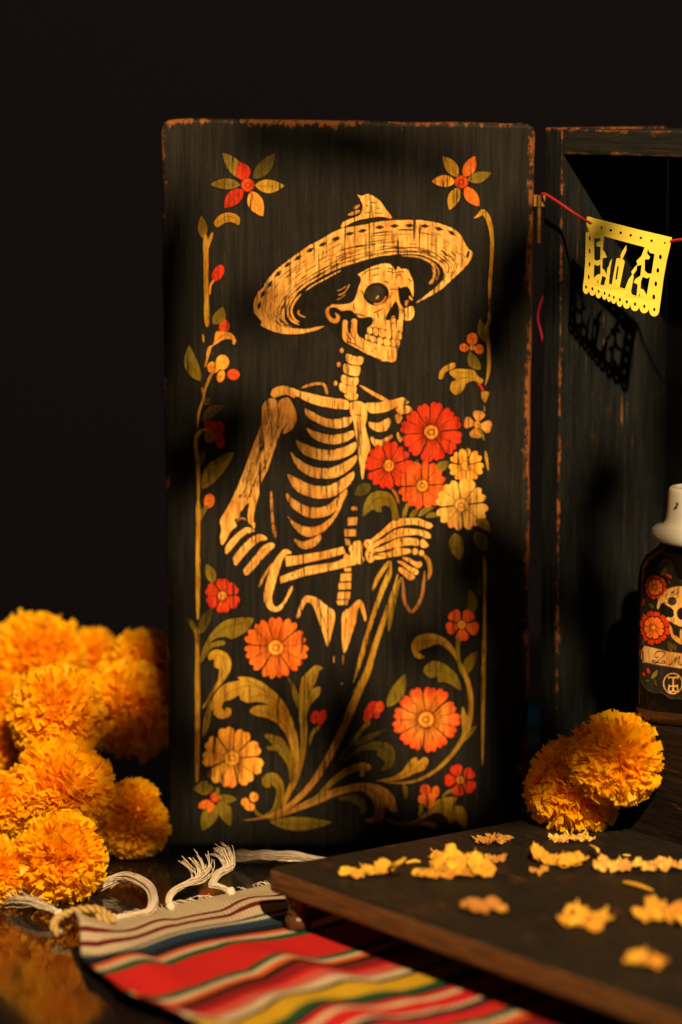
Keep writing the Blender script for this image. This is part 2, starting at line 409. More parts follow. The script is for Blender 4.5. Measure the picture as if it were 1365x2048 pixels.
M_BOARD = painted_wood('door_black_paint', (1, 1, 0.05), edge=[(0, -0.1425, 0.006, 0.45), (0, 0.1530, 0.0085, 0.72), (2, 0.5925, 0.0085, 0.58), (2, 0.0, 0.006, 0.2)], seed=1.7, wear=0.6)
board = obj('board', board_mesh(), M_BOARD, door)
M_PAINT = paint_mat('folk_art_paint')
def door_map(px, py, layer): 
    p = ony(px, py, 0.0); p.y = -0.0001 * layer - 0.0001; return p
NPART = [0]
def part(fn, name):
    NPART[0] += 1; a = Art(door_map); a.lift = Vector((0, -3.0e-7 * NPART[0], 0)); fn(a); return a.make(name, M_PAINT, door)

# --- sombrero
def hat(a):
    inner = [(905, 1605), (830, 1612), (740, 1632), (640, 1640), (545, 1610), (475, 1560), (452, 1480), (468, 1390), (520, 1300), (600, 1222), (690, 1152), (800, 1082), (950, 1000), (1080, 942), (1200, 902), (1365, 852)]
    innerR = [(200, 815), (350, 795), (550, 782), (700, 795), (810, 838), (890, 890), (945, 955), (958, 1030), (930, 1095), (860, 1165), (780, 1235), (700, 1295), (655, 1325)]
    outer = [(1090, 500), (900, 600), (700, 710), (560, 810), (440, 900), (350, 975), (260, 1075), (215, 1160), (160, 1210), (118, 1290), (102, 1380), (115, 1460), (160, 1512), (195, 1560), (182, 1592), (230, 1625), (330, 1668), (430, 1690), (530, 1697), (640, 1690), (760, 1667), (830, 1647)]
    outerR = [(650, 1337), (740, 1292), (820, 1252), (930, 1182), (1040, 1082), (1150, 982), (1235, 890), (1268, 830), (1282, 765), (1232, 720), (1190, 650), (1142, 560), (1050, 492), (900, 436), (750, 406), (550, 398), (350, 405), (150, 428), (57, 450)]
    P = a.px(outer[::-1], 'L')                                             # tip ... along left underside up to crown
    loop = a.px(inner, 'L') + a.px(innerR, 'R') + a.px(outerR, 'R') + a.px(outer, 'L')
    # gradient: bone with a browner middle
    def c(x, y):
        g = 0.5 + 0.5 * noise.noise(Vector((x * 0.02, y * 0.03, 1))); return tuple(BONE[k] * (0.80 + 0.2 * g) for k in range(3))
    a.poly(INK, [(p[0], p[1]) for p in a.px(inner, 'L') + a.px(innerR, 'R') + [(800, 600), (700, 650)]], 'X', layer=1, halo=0, rough=0)
    a.poly(c, loop, 'X', rough=0.5)
    # diamonds along the rim
    dl = [(165, 1370, -1.35), (208, 1240, -1.1), (285, 1130, -1.0), (380, 1010, -0.8), (490, 905, -0.6), (605, 830, -0.55), (745, 740, -0.5), (885, 675, -0.42), (1035, 610, -0.35), (1195, 553, -0.22), (1340, 520, -0.15)]
    dr = [(225, 480, -0.08), (395, 465, -0.02), (565, 460, 0.02), (740, 466, 0.08), (900, 497, 0.25), (1045, 545, 0.6)]
    for tl, lst in (('L', dl), ('R', dr)):
        for x, y, r in lst:
            w, h = 58, 24
            f = lambda u, v: (x + u * w * math.cos(r) - v * h * math.sin(r), y + u * w * math.sin(r) + v * h * math.cos(r))
            a.poly((0.05, 0.04, 0.025), [f(-1, 0), f(-.4, -.7), f(0, -1), f(.4, -.7), f(1, 0), f(.4, .7), f(0, 1), f(-.4, .7)], tl, layer=3, sm=False, halo=0)
            a.poly(INK, [f(-.5, 0), f(0, -.5), f(.5, 0), f(0, .5)], tl, layer=4, sm=False, halo=0)
    a.ell(INK, 1230, 790, 16, 45, 'R', 0.25, layer=3, halo=0)
    # weave lines following the brim
    rnd = random.Random(8)
    IN = a.px(inner, 'L')[3:] + a.px(innerR, 'R')[:9]
    OU = (a.px(outer, 'L')[:16])[::-1][1:] + a.px(outerR[::-1], 'R')[1:14]
    ins, ous = crspline(IN, 8), crspline(OU, 8)
    for k in range(230):
        t = rnd.random(); d = rnd.random() ** 1.7 * 0.72; ln = rnd.uniform(0.012, 0.05)
        pts = []
        for j in range(4):
            u = min(1, t + ln * j / 3); i1 = ins[int(u * (len(ins) - 1))]; o1 = ous[int(u * (len(ous) - 1))]
            pts.append((i1[0] + (o1[0] - i1[0]) * (0.05 + d), i1[1] + (o1[1] - i1[1]) * (0.05 + d)))
        a.ink(pts, rnd.uniform(0.6, 1.5), 'X')
    for d, w in ((0.10, 1.5), (0.2, 1.1)):
        a.ink([(i[0] + (o[0] - i[0]) * d, i[1] + (o[1] - i[1]) * d) for i, o in [(ins[int(u * (len(ins) - 1))], ous[int(u * (len(ous) - 1))]) for u in [j / 40 for j in range(41)]]][1:-1], w, 'X')
    # rings showing on the dark underside
    for d in ((600, 1222, 520, 1330, 490, 1430, 520, 1530, 620, 1590), (640, 1240, 565, 1330, 530, 1430, 560, 1520, 620, 1560), (690, 1205, 780, 1140, 900, 1075, 1010, 1015, 1090, 975)):
        a.stroke(BONE, [(d[i], d[i + 1]) for i in range(0, 10, 2)], 4.0 if d[0] != 690 else 2.2, 'L', 2)
    a.stroke(BONED, [(620, 1420), (610, 1460), (650, 1490), (690, 1505)], 3, 'L', 2)
    for d in ((480, 805, 650, 815, 790, 860, 880, 940, 900, 1010, 870, 1090), (700, 835, 800, 880, 850, 950, 865, 1020, 840, 1080, 810, 1130), (820, 950, 845, 990, 840, 1040, 820, 1080, 800, 1110, 790, 1130)):
        a.stroke(BONED, [(d[i], d[i + 1]) for i in range(0, 12, 2)], 3.0, 'R', 2)
    # crown
    a.poly(BONE, [(85, 578), (115, 588), (150, 572), (200, 590), (245, 625), (280, 675), (322, 738), (250, 728), (150, 738), (60, 762), (-5, 800), (-25, 800), (-18, 772), (20, 750), (80, 728), (112, 705), (122, 660), (108, 615)], 'B', rough=0.5)
    a.poly(BONED, [(60, 662), (100, 645), (92, 668), (62, 678)], 'B'); a.poly(BONED, [(20, 715), (60, 690), (100, 680), (98, 700), (50, 718)], 'B')
    for q in ([(170, 630), (215, 632)], [(215, 668), (245, 672)], [(130, 700), (180, 696)], [(140, 650), (160, 655)], [(200, 700), (260, 706)]): a.ink(q, 1.6, 'B')
part(hat, 'painted_hat')

# --- skull
def skull(a):
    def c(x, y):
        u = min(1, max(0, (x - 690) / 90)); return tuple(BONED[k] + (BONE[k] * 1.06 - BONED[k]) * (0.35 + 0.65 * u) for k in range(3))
    a.poly(INK, [(300, 380), (480, 235), (700, 90), (960, 90), (1140, 180), (1180, 420), (1170, 700), (1040, 900), (980, 1150), (900, 1330), (560, 1240), (260, 1060), (60, 820), (60, 600)], 'S', layer=1, halo=0)
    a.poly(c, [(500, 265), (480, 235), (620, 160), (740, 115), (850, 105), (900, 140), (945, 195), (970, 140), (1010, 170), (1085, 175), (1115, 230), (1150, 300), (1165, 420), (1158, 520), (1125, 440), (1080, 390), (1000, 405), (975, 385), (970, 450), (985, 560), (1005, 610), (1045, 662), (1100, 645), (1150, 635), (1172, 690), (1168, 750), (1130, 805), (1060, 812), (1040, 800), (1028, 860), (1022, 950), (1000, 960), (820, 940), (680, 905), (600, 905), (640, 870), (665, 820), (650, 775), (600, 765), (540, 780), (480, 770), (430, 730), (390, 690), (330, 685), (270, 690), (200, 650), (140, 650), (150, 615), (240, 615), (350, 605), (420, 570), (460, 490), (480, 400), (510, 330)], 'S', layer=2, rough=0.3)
    a.ell(INK, 705, 485, 157, 143, 'S', -0.25, layer=3, halo=0, n=28); a.ell((0.03, 0.027, 0.022), 690, 480, 120, 105, 'S', -0.25, layer=4, halo=0)
    a.poly(BONED, [(690, 545), (715, 505), (735, 510), (720, 540)], 'S', layer=5, halo=0)
    a.stroke(BONED, [(665, 600), (730, 608), (790, 570), (825, 505)], 4, 'S', 5, 0, 5, (0.1, 0.1))
    a.poly(INK, [(945, 570), (978, 640), (986, 720), (975, 802), (945, 800), (920, 750), (880, 780), (845, 806), (820, 788), (835, 730), (880, 660), (925, 590)], 'S', layer=3, halo=0)
    a.poly(BONED, [(1050, 600), (1075, 560), (1105, 570), (1090, 610), (1070, 635)], 'S', layer=3, halo=0)
    a.stroke(BONE, [(1110, 510), (1130, 540), (1150, 560)], 4, 'S', 3)
    a.stroke(BONED, [(140, 628), (95, 680), (100, 745), (150, 810), (205, 815), (228, 770), (190, 715)], [5, 6, 7, 8, 9, 8, 4], 'S', 2, 1.5)
    a.stroke(BONED, [(225, 500), (300, 470), (350, 400), (370, 360)], 2.5, 'S', 2); a.stroke(BONED, [(215, 445), (280, 420), (330, 380)], 1.6, 'S', 2); a.stroke(BONED, [(210, 555), (260, 535), (320, 490)], 1.2, 'S', 2)
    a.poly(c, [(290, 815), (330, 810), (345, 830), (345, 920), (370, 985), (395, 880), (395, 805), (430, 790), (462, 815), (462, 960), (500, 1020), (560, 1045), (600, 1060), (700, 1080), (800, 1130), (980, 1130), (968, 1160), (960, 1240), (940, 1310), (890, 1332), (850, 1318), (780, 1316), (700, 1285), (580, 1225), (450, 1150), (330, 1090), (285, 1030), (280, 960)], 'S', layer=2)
    a.poly((0.05, 0.035, 0.015), [(600, 895), (700, 900), (800, 915), (920, 935), (1010, 950), (1018, 1040), (985, 1135), (900, 1140), (780, 1115), (650, 1085), (560, 1045), (570, 990), (590, 940)], 'S', layer=3, halo=0)
    tooth = [(620, 937, 30, 37), (695, 953, 31, 43), (772, 968, 36, 48), (855, 980, 40, 52), (936, 988, 32, 54), (993, 1000, 21, 44), (597, 1017, 31, 31), (662, 1042, 31, 35), (748, 1066, 38, 38), (833, 1082, 37, 42), (908, 1090, 32, 42), (968, 1090, 21, 38)]
    for x, y, w, h in tooth:
        q = lambda u, v: (x + u * w, y + v * h + u * w * 0.12)
        a.poly(tuple(v * 1.04 for v in BONE), [q(-1, -.5), q(-.6, -1), q(.6, -1), q(1, -.5), q(1, .5), q(.6, 1), q(-.6, 1), q(-1, .5)], 'S', layer=4, halo=0, rough=0.15)
    L = [[(510, 265), (600, 190), (750, 160)], [(650, 260), (690, 245), (730, 240)], [(830, 165), (880, 170), (920, 180)], [(830, 205), (880, 205), (930, 225)], [(955, 215), (1000, 205), (1060, 208)], [(950, 240), (990, 245), (1020, 238)], [(1090, 290), (1120, 310), (1140, 340)],
         [(935, 190), (950, 240), (950, 300)], [(800, 320), (840, 335), (860, 355)], [(560, 385), (590, 370)], [(500, 440), (525, 450), (545, 500), (550, 560)], [(660, 715), (710, 700), (785, 660)], [(715, 715), (725, 750), (735, 785)], [(870, 430), (920, 420), (970, 430)], [(900, 450), (890, 490), (860, 540)],
         [(430, 720), (500, 740), (560, 755)], [(400, 690), (440, 740), (480, 755)], [(425, 600), (420, 650), (440, 690)], [(340, 1070), (420, 1100), (540, 1170)], [(330, 960), (360, 1020), (400, 1060)], [(380, 930), (400, 1000), (430, 1045)], [(440, 950), (440, 1050), (440, 1120)], [(560, 1010), (545, 1100), (545, 1180)], [(680, 1155), (710, 1165)], [(590, 1230), (700, 1280), (780, 1305)],
         [(850, 1160), (845, 1240), (855, 1300)], [(915, 830), (905, 860)], [(640, 1195), (660, 1195)], [(1005, 660), (1030, 690), (1010, 720)], [(820, 800), (860, 800), (920, 770), (990, 800)]]
    for q in L: a.ink(q, 1.7, 'S', 5)
part(skull, 'painted_skull')

# --- spine, ribs, arms
def neck(a):
    for q in ([(1175, 365), (1230, 385), (1285, 390), (1275, 440), (1220, 440), (1170, 415)], [(1160, 435), (1210, 450), (1265, 455), (1255, 515), (1200, 512), (1155, 490)], [(1145, 510), (1200, 530), (1250, 530), (1245, 580), (1190, 580), (1140, 560)], [(1130, 565), (1180, 585), (1238, 590), (1230, 640), (1180, 640), (1128, 615)], [(1160, 645), (1245, 640), (1240, 680), (1185, 678)]):
        a.poly(BONE, q, 'C')
    for x, y in ((1140, 345), (1120, 440), (1098, 568)): a.ell(BONED, x, y, 13, 17, 'C')
    for q in ([(1215, 375), (1195, 440)], [(1190, 450), (1185, 505)], [(1225, 520), (1210, 575)]): a.ink(q, 1.3, 'C')
part(neck, 'painted_neck')
def ribshape(q, tl, c=BONE, cut=(), seed=0):
    def fn(a):
        rnd = random.Random(seed); P = a.px(q, tl); xs = [p[0] for p in P]; ys = [p[1] for p in P]; x0, x1 = min(xs), max(xs)
        col = lambda x, y: tuple(BONED[k] * 0.92 + (c[k] - BONED[k] * 0.92) * min(1, max(0, (x - 600) / 90)) for k in range(3))
        a.poly(col, q, tl, rough=0.5)
        for _ in range(26):                                                   # short cut marks across the bone
            t = rnd.random(); i = int(t * len(P)); p = P[i]; cx, cy = sum(xs) / len(xs), sum(ys) / len(ys)
            p2 = P[(i + 1) % len(P)]; u = rnd.random(); x = p[0] + (p2[0] - p[0]) * u; y = p[1] + (p2[1] - p[1]) * u
            j = len(P) - 1 - i; o = P[j]; w = rnd.uniform(0.15, 0.6)
            a.ink([(x, y), (x + (o[0] - x) * 0.05, y + (o[1] - y) * w * 0.5)], rnd.uniform(0.5, 1.1), 'X')
    return fn
ribs = [('C', [(890, 740), (930, 760), (1010, 800), (1090, 815), (1200, 795), (1208, 830), (1170, 865), (1080, 875), (980, 840), (900, 790)]), ('C', [(900, 870), (950, 895), (1050, 920), (1140, 915), (1215, 890), (1222, 930), (1160, 970), (1060, 985), (960, 950), (915, 905)]),
        ('C', [(825, 955), (880, 980), (960, 1010), (1060, 1025), (1160, 1000), (1230, 970), (1237, 1020), (1170, 1070), (1060, 1095), (950, 1080), (870, 1040)]), ('C', [(790, 1035), (830, 1075), (920, 1130), (1040, 1150), (1150, 1110), (1238, 1060), (1235, 1110), (1150, 1190), (1040, 1218), (920, 1200), (830, 1130)]),
        ('C', [(770, 1190), (830, 1215), (930, 1260), (1040, 1270), (1140, 1220), (1215, 1170), (1220, 1220), (1150, 1300), (1040, 1352), (920, 1342), (820, 1290)]), ('E', [(765, 90), (810, 130), (880, 170), (970, 190), (1060, 160), (1165, 65), (1170, 110), (1100, 210), (1000, 255), (900, 250), (820, 200), (770, 140)]),
        ('E', [(770, 245), (820, 290), (900, 320), (990, 310), (1080, 240), (1140, 150), (1130, 200), (1060, 310), (980, 370), (900, 385), (830, 340)]), ('E', [(820, 400), (870, 420), (940, 400), (995, 370), (995, 410), (940, 460), (880, 470), (830, 440)]),
        ('D', [(165, 830), (230, 838), (300, 805), (312, 850), (270, 895), (200, 890), (170, 860)]), ('D', [(180, 930), (240, 955), (320, 920), (315, 950), (240, 1000), (190, 985)])]
for i, (tl, q) in enumerate(ribs): part(ribshape(q, tl, BONE, seed=i), 'painted_rib')
def torso(a):
    a.poly(BONE, [(800, 600), (870, 625), (980, 650), (1080, 670), (1160, 678), (1195, 702), (1190, 740), (1150, 746), (1060, 735), (950, 710), (850, 665), (805, 630)], 'C', rough=0.5)
    a.stroke(BONED, [(865, 600), (920, 580), (980, 570), (1020, 580), (1035, 620), (1040, 645)], 5.5, 'C', 2, 2)
    a.poly(BONE, [(1200, 700), (1260, 690), (1305, 720), (1312, 800), (1300, 860), (1320, 940), (1335, 1010), (1315, 1060), (1300, 1120), (1288, 1215), (1276, 1215), (1260, 1100), (1240, 960), (1220, 830), (1195, 760)], 'C', rough=0.4)
    for q in ([(1270, 720), (1265, 850), (1285, 1000)], [(1240, 830), (1262, 950), (1275, 1080)], [(1225, 780), (1290, 790)]): a.ink(q, 1.5, 'C')
    a.stroke(BONE, [(100, 580), (180, 630), (250, 668), (302, 690)], [3, 7, 8, 4], 'D', 2, 2)
    a.poly(BONE, [(145, 705), (220, 700), (330, 680), (400, 665), (437, 700), (380, 720), (280, 762), (180, 772), (150, 740)], 'D', rough=0.4)
    a.poly(BONE, [(350, 745), (400, 715), (457, 740), (430, 772), (380, 777)], 'D'); a.poly(BONED, [(345, 785), (380, 780), (392, 810), (370, 842), (350, 830)], 'D'); a.poly(BONED, [(362, 900), (390, 945), (378, 972), (355, 930)], 'D')
    for q in ([(860, 640), (845, 665)], [(930, 640), (915, 690)], [(1010, 660), (1000, 715)], [(1095, 675), (1090, 735)], [(1155, 690), (1150, 730)]): a.ink(q, 1.2, 'C')
part(torso, 'painted_breastbone')
def upperarm(a):
    a.poly(BONED, [(655, 640), (680, 600), (740, 585), (790, 600), (822, 640), (815, 668), (760, 645), (700, 660), (680, 667)], 'C', rough=0.4)
    top = a.px([(610, 700), (650, 670), (690, 680), (702, 712), (720, 680), (770, 665), (800, 700), (825, 760), (832, 820), (800, 880), (750, 912), (742, 895), (770, 840), (735, 880), (710, 930), (690, 990), (660, 1080), (630, 1170)], 'C')
    low = a.px([(650, 0), (610, 180), (560, 340), (525, 540), (547, 590), (540, 662), (500, 620), (455, 560), (455, 430), (470, 322), (430, 335), (380, 400), (345, 440), (332, 515), (265, 540), (300, 622), (225, 690), (165, 800), (110, 885), (80, 850), (75, 780), (92, 660), (70, 570), (110, 480), (200, 330), (270, 180), (350, 0)], 'W')
    lef = a.px([(550, 950), (580, 870), (595, 790), (595, 740)], 'C')
    col = lambda x, y: tuple(BONED[k] * 0.85 + (BONE[k] - BONED[k] * 0.85) * min(1, max(0, (y - 850) / 130)) for k in range(3))
    a.poly(col, top + low + lef, 'X', rough=0.4)
    rnd = random.Random(2)
    for _ in range(60):                                                    # lengthwise grain cuts
        t = rnd.random(); u = rnd.uniform(0.12, 0.88); l = rnd.uniform(0.04, 0.12)
        f = lambda t: ((527 + (480 - 527) * t + (45 + 8 * t) * 0) , 0)
        pts = [(lambda s: (528 - 62 * s + u * (56 - 10 * s), 810 + 185 * s))(min(1, t + l * j)) for j in range(3)]
        a.ink(pts, rnd.uniform(0.7, 1.6), 'X')
    a.ink([(700, 715), (708, 790), (690, 880)], 2.2, 'C')
    a.stroke(BONED, [(300, 560), (370, 520), (430, 545)], 3, 'W', 2)
    a.stroke(BONED, [(770, 150), (775, 300), (785, 480), (800, 620), (830, 790)], [4, 5, 4, 6, 8], 'W', 2); 
    for q in ([(755, 240), (800, 235)], [(760, 430), (810, 420)], [(770, 600), (820, 585)], [(790, 690), (850, 670)], [(785, 330), (778, 460)]): a.ink(q, 1.8, 'W')
part(upperarm, 'painted_arm_bone')
def band(q):
    def fn(a):
        a.poly(BONE, q, 'W', rough=0.4); rnd = random.Random(len(q))
        for _ in range(7):
            i = rnd.randrange(len(q)); p = q[i]; c = (sum(v[0] for v in q) / len(q), sum(v[1] for v in q) / len(q)); k = rnd.uniform(0.2, 0.7)
            x, y = p[0] + (c[0] - p[0]) * k, p[1] + (c[1] - p[1]) * k; a.ink([(x, y), (x - 14, y + rnd.uniform(20, 45))], 1.4, 'W')
    return fn
for q in ([(140, 950), (160, 1010), (250, 920), (350, 800), (430, 740), (500, 710), (540, 702), (510, 660), (440, 645), (350, 690), (260, 770), (180, 860)], [(245, 1090), (290, 1165), (380, 1060), (480, 950), (600, 840), (715, 810), (680, 760), (610, 740), (520, 770), (430, 840), (330, 950), (260, 1040)], [(395, 1250), (435, 1300), (540, 1210), (640, 1090), (740, 980), (815, 905), (805, 862), (740, 860), (650, 910), (560, 1020), (470, 1130), (410, 1200)]): part(band(q), 'painted_elbow_band')
def forearm(a):
    a.poly(BONE, [(900, 985), (940, 950), (1000, 950), (1047, 1000), (985, 1012), (930, 1080), (890, 1200), (850, 1330), (810, 1480), (780, 1600), (800, 1700), (850, 1730), (920, 1680), (980, 1580), (1030, 1470), (1060, 1445), (1050, 1520), (980, 1650), (900, 1770), (820, 1797), (750, 1770), (690, 1690), (670, 1600), (690, 1460), (730, 1300), (790, 1150), (850, 1050)], 'W', rough=0.4)
    a.stroke(BONED, [(800, 1130), (720, 1240), (650, 1360), (605, 1460)], 5, 'W', 2, 1.5)
    a.poly(BONE, [(750, 520), (830, 515), (1000, 490), (1150, 455), (1165, 500), (1050, 530), (900, 565), (760, 590)], 'E', sm=False, rough=0.5)
    a.poly(BONE, [(720, 660), (900, 590), (1100, 560), (1195, 515), (1240, 430), (1275, 420), (1282, 560), (1230, 577), (1100, 610), (900, 652), (720, 705)], 'E', sm=False, rough=0.5)
    for q in ([(880, 480), (878, 560), (885, 660)], [(805, 515), (800, 585)], [(1075, 480), (1080, 600)], [(1000, 500), (985, 525)], [(950, 600), (940, 640)]): a.ink(q, 3.0 if q[0][0] == 880 else 1.4, 'E')
    for x, y in ((800, 640), (840, 650), (770, 670), (820, 620)): a.ink([(x, y), (x + 12, y + 22)], 1.6, 'E')
part(forearm, 'painted_arm_bone')
def hand(a):
    B = BONE
    a.poly(B, [(0, 660), (70, 690), (130, 650), (135, 590), (115, 540), (130, 500), (210, 490), (237, 560), (230, 640), (240, 700), (272, 740), (225, 812), (150, 790), (0, 825)], 'N'); a.poly(B, [(60, 570), (110, 550), (100, 600), (80, 652), (60, 620)], 'N', layer=3)
    a.poly(B, [(260, 540), (280, 480), (340, 470), (372, 510), (382, 560), (402, 620), (382, 700), (412, 740), (350, 787), (300, 742), (278, 660), (300, 610)], 'N')
    F = [[(340, 490), (480, 370), (600, 260), (680, 195), (760, 185), (900, 180), (1000, 180), (1090, 215), (1180, 250), (1197, 290), (1150, 322), (1080, 300), (980, 270), (850, 270), (720, 300), (620, 350), (500, 430), (390, 520)],
         [(370, 530), (500, 470), (640, 370), (760, 320), (900, 325), (1040, 340), (1130, 370), (1172, 410), (1160, 457), (1080, 440), (1020, 410), (900, 412), (760, 432), (640, 472), (500, 525), (390, 590)],
         [(390, 610), (540, 550), (690, 470), (780, 450), (900, 450), (1000, 472), (1000, 552), (900, 545), (780, 562), (640, 592), (520, 625), (400, 660)], [(1030, 490), (1080, 470), (1145, 550), (1100, 582), (1040, 570)],
         [(400, 690), (520, 650), (640, 622), (720, 575), (780, 590), (885, 602), (892, 650), (800, 680), (740, 692), (620, 712), (430, 742)], [(780, 720), (870, 720), (960, 770), (1040, 770), (1052, 830), (990, 855), (890, 790)],
         [(720, 770), (790, 768), (880, 830), (990, 880), (1007, 920), (970, 955), (900, 912), (800, 835)], [(740, 850), (800, 860), (880, 920), (952, 970), (940, 1012), (880, 1022), (800, 955), (740, 902)]]
    for q in F: a.poly(B, q, 'N', halo=2.2)
    a.ell(B, 958, 635, 42, 45, 'N'); a.ell(B, 1048, 655, 36, 40, 'N')
    for q in ([(710, 195), (705, 290)], [(905, 175), (912, 275)], [(1005, 190), (1015, 280)], [(1095, 215), (1090, 305)], [(800, 325), (795, 425)], [(1000, 340), (1010, 420)], [(1040, 350), (1085, 380), (1070, 440)], [(780, 450), (775, 560)], [(970, 460), (975, 550)], [(550, 540), (570, 640), (570, 780)], [(780, 580), (785, 680)], [(690, 600), (700, 690)],
              [(380, 520), (470, 460)], [(390, 640), (520, 640), (640, 640)], [(400, 680), (540, 690)], [(875, 730), (880, 790)], [(840, 930), (880, 950), (870, 1000)], [(930, 920), (960, 900)], [(215, 620), (225, 720), (215, 800)], [(300, 490), (330, 560)], [(330, 660), (370, 640)], [(320, 720), (350, 690)]): a.ink(q, 1.9, 'N')
    for x, y in ((690, 390), (870, 350), (870, 500), (825, 235), (620, 450), (590, 700), (760, 480)): a.ell(INK, x, y, 11, 13, 'N', layer=4, halo=0)
part(hand, 'painted_hand')
def bracelet(a):
    a.stroke(BONED, [(1065, 675), (1130, 740), (1165, 850), (1160, 950), (1125, 1040)], [6, 8, 8, 7, 3], 'N', 2, 1.5)
    a.stroke(BROWN, [(1090, 900), (1080, 1050), (1060, 1200), (1010, 1340), (920, 1455), (850, 1390), (810, 1270), (800, 1130), (785, 985)], 6.5, 'N', 2, 1.5)
part(bracelet, 'painted_bracelet')
def pelvis(a):
    for q in ([(1203, 180), (1240, 178), (1245, 205), (1205, 205)], [(1175, 255), (1245, 255), (1242, 308), (1178, 310)], [(1160, 337), (1238, 335), (1235, 385), (1158, 387)], [(1160, 400), (1195, 405), (1205, 450), (1165, 440)], [(1155, 598), (1205, 598), (1203, 622), (1160, 622)], [(1132, 640), (1208, 637), (1205, 690), (1130, 690)], [(1122, 702), (1203, 700), (1200, 745), (1120, 747)], [(1115, 767), (1195, 765), (1192, 810), (1113, 810)], [(1105, 822), (1187, 822), (1180, 850), (1115, 850)]):
        a.poly(BONE if q[0][1] > 590 else BONED, q, 'E', sm=False, rough=0.9)
    a.poly(BONE, [(830, 935), (850, 870), (880, 800), (920, 790), (980, 810), (1040, 860), (1092, 900), (1085, 990), (1062, 1080), (1042, 1135), (1010, 1040), (980, 950), (945, 860), (910, 832), (880, 862), (852, 932)], 'E', rough=0.5)
    a.poly(BONE, [(1145, 912), (1200, 870), (1245, 820), (1282, 832), (1307, 930), (1297, 965), (1270, 885), (1250, 872), (1240, 950), (1200, 1080), (1172, 1160), (1150, 1172), (1140, 1060)], 'E', rough=0.5)
    for q in ([(985, 880), (1020, 960), (1045, 1060)], [(1040, 880), (1050, 960)], [(1175, 920), (1165, 1000), (1160, 1090)], [(855, 900), (880, 880)], [(930, 800), (935, 850)]): a.ink(q, 1.6, 'E')
    for q in ([(1085, 1200), (1087, 1250)], [(1150, 1190), (1148, 1260)], [(1140, 1380), (1142, 1400)]): a.stroke(BONED, q, 2, 'E', 2)
part(pelvis, 'painted_pelvis')

# --- flowers
for x, y, r, n, ci, co, rot, nt, fl in [(863, 864, 62, 12, ORED, RED, 0.2, 0.05, 0.97), (778, 931, 50, 8, ORED, RED, 0.1, 0.1, 0.95), (845, 971, 51, 8, ORANGE, ORED, 0.35, 0.12, 0.97), (932, 931, 36, 7, AMBER, AMBER, 0.2, 0.12, 0.92), (923, 1010, 54, 8, CREAM, CREAM, 0.3, 0.1, 0.96), (955, 849, 29, 4, AMBER, BROWN, 0.2, 0.03, 0.72),
                                        (445, 1191, 36, 6, ORED, RED, 0.5, 0.06, 0.92), (552, 1295, 65, 11, ORANGE, ORANGE, 0.15, 0.09, 0.97), (465, 1516, 63, 9, AMBER, AMBER, 0.3, 0.05, 0.94), (852.6, 1438.7, 68, 13, AMBER, ORED, 0.0, 0.05, 0.97), (924, 1249, 34, 5, ORANGE, ORED, 0.3, 0.02, 0.82), (921, 1560, 33, 5, ORED, RED, 0.6, 0.02, 0.82)]:
    part(lambda a: a.flower(x, y, r, n, ci, co, rot, nt, fill=fl, centre=AMBER if co != CREAM else CREAM), 'painted_flower')
def star(cx, cy, petals, tl, cc):
    def fn(a):
        for (tx, ty), w, c in petals: a.leaf(c, (cx + (tx - cx) * 0.2, cy + (ty - cy) * 0.2), (tx, ty), w, 0.03, tl)
        a.ell(tuple(v * 0.4 for v in cc), cx, cy, 48, 48, tl, layer=4); a.ell(cc, cx, cy, 42, 42, tl, layer=5, halo=0); a.ell(tuple(v * 0.4 for v in cc), cx, cy, 20, 20, tl, layer=6, halo=0); a.ell(cc, cx, cy, 13, 13, tl, layer=7, halo=0)
    return fn
part(star(635, 512, [((462, 292), 0.42, OLIVE), ((570, 352), 0.75, RED), ((822, 293), 0.40, DOLIVE), ((885, 517), 0.46, OCHRE), ((738, 725), 0.55, AMBER), ((475, 668), 0.55, RED), ((376, 508), 0.36, OLIVE)], 'A', ORED), 'painted_flower')
part(star(795, 490, [((668, 316), 0.48, OCHRE), ((888, 313), 0.52, ORANGE), ((1000, 428), 0.44, OLIVE), ((922, 658), 0.50, ORANGE), ((714, 683), 0.48, OCHRE), ((592, 488), 0.50, AMBER)], 'B', ORED), 'painted_flower')
def blobs(lst, tl):
    def fn(a):
        for i, (c, x, y, rx, ry, rot) in enumerate(lst): a.ell(c, x, y, rx, ry, tl, rot, layer=2 + 0.1 * i)
        for c, x, y, rx, ry, rot in lst: a.ink([(x - rx * 0.5 * math.cos(rot), y - rx * 0.5 * math.sin(rot)), (x + rx * 0.4 * math.cos(rot), y + rx * 0.4 * math.sin(rot))], 0.8, tl, 4)
    return fn
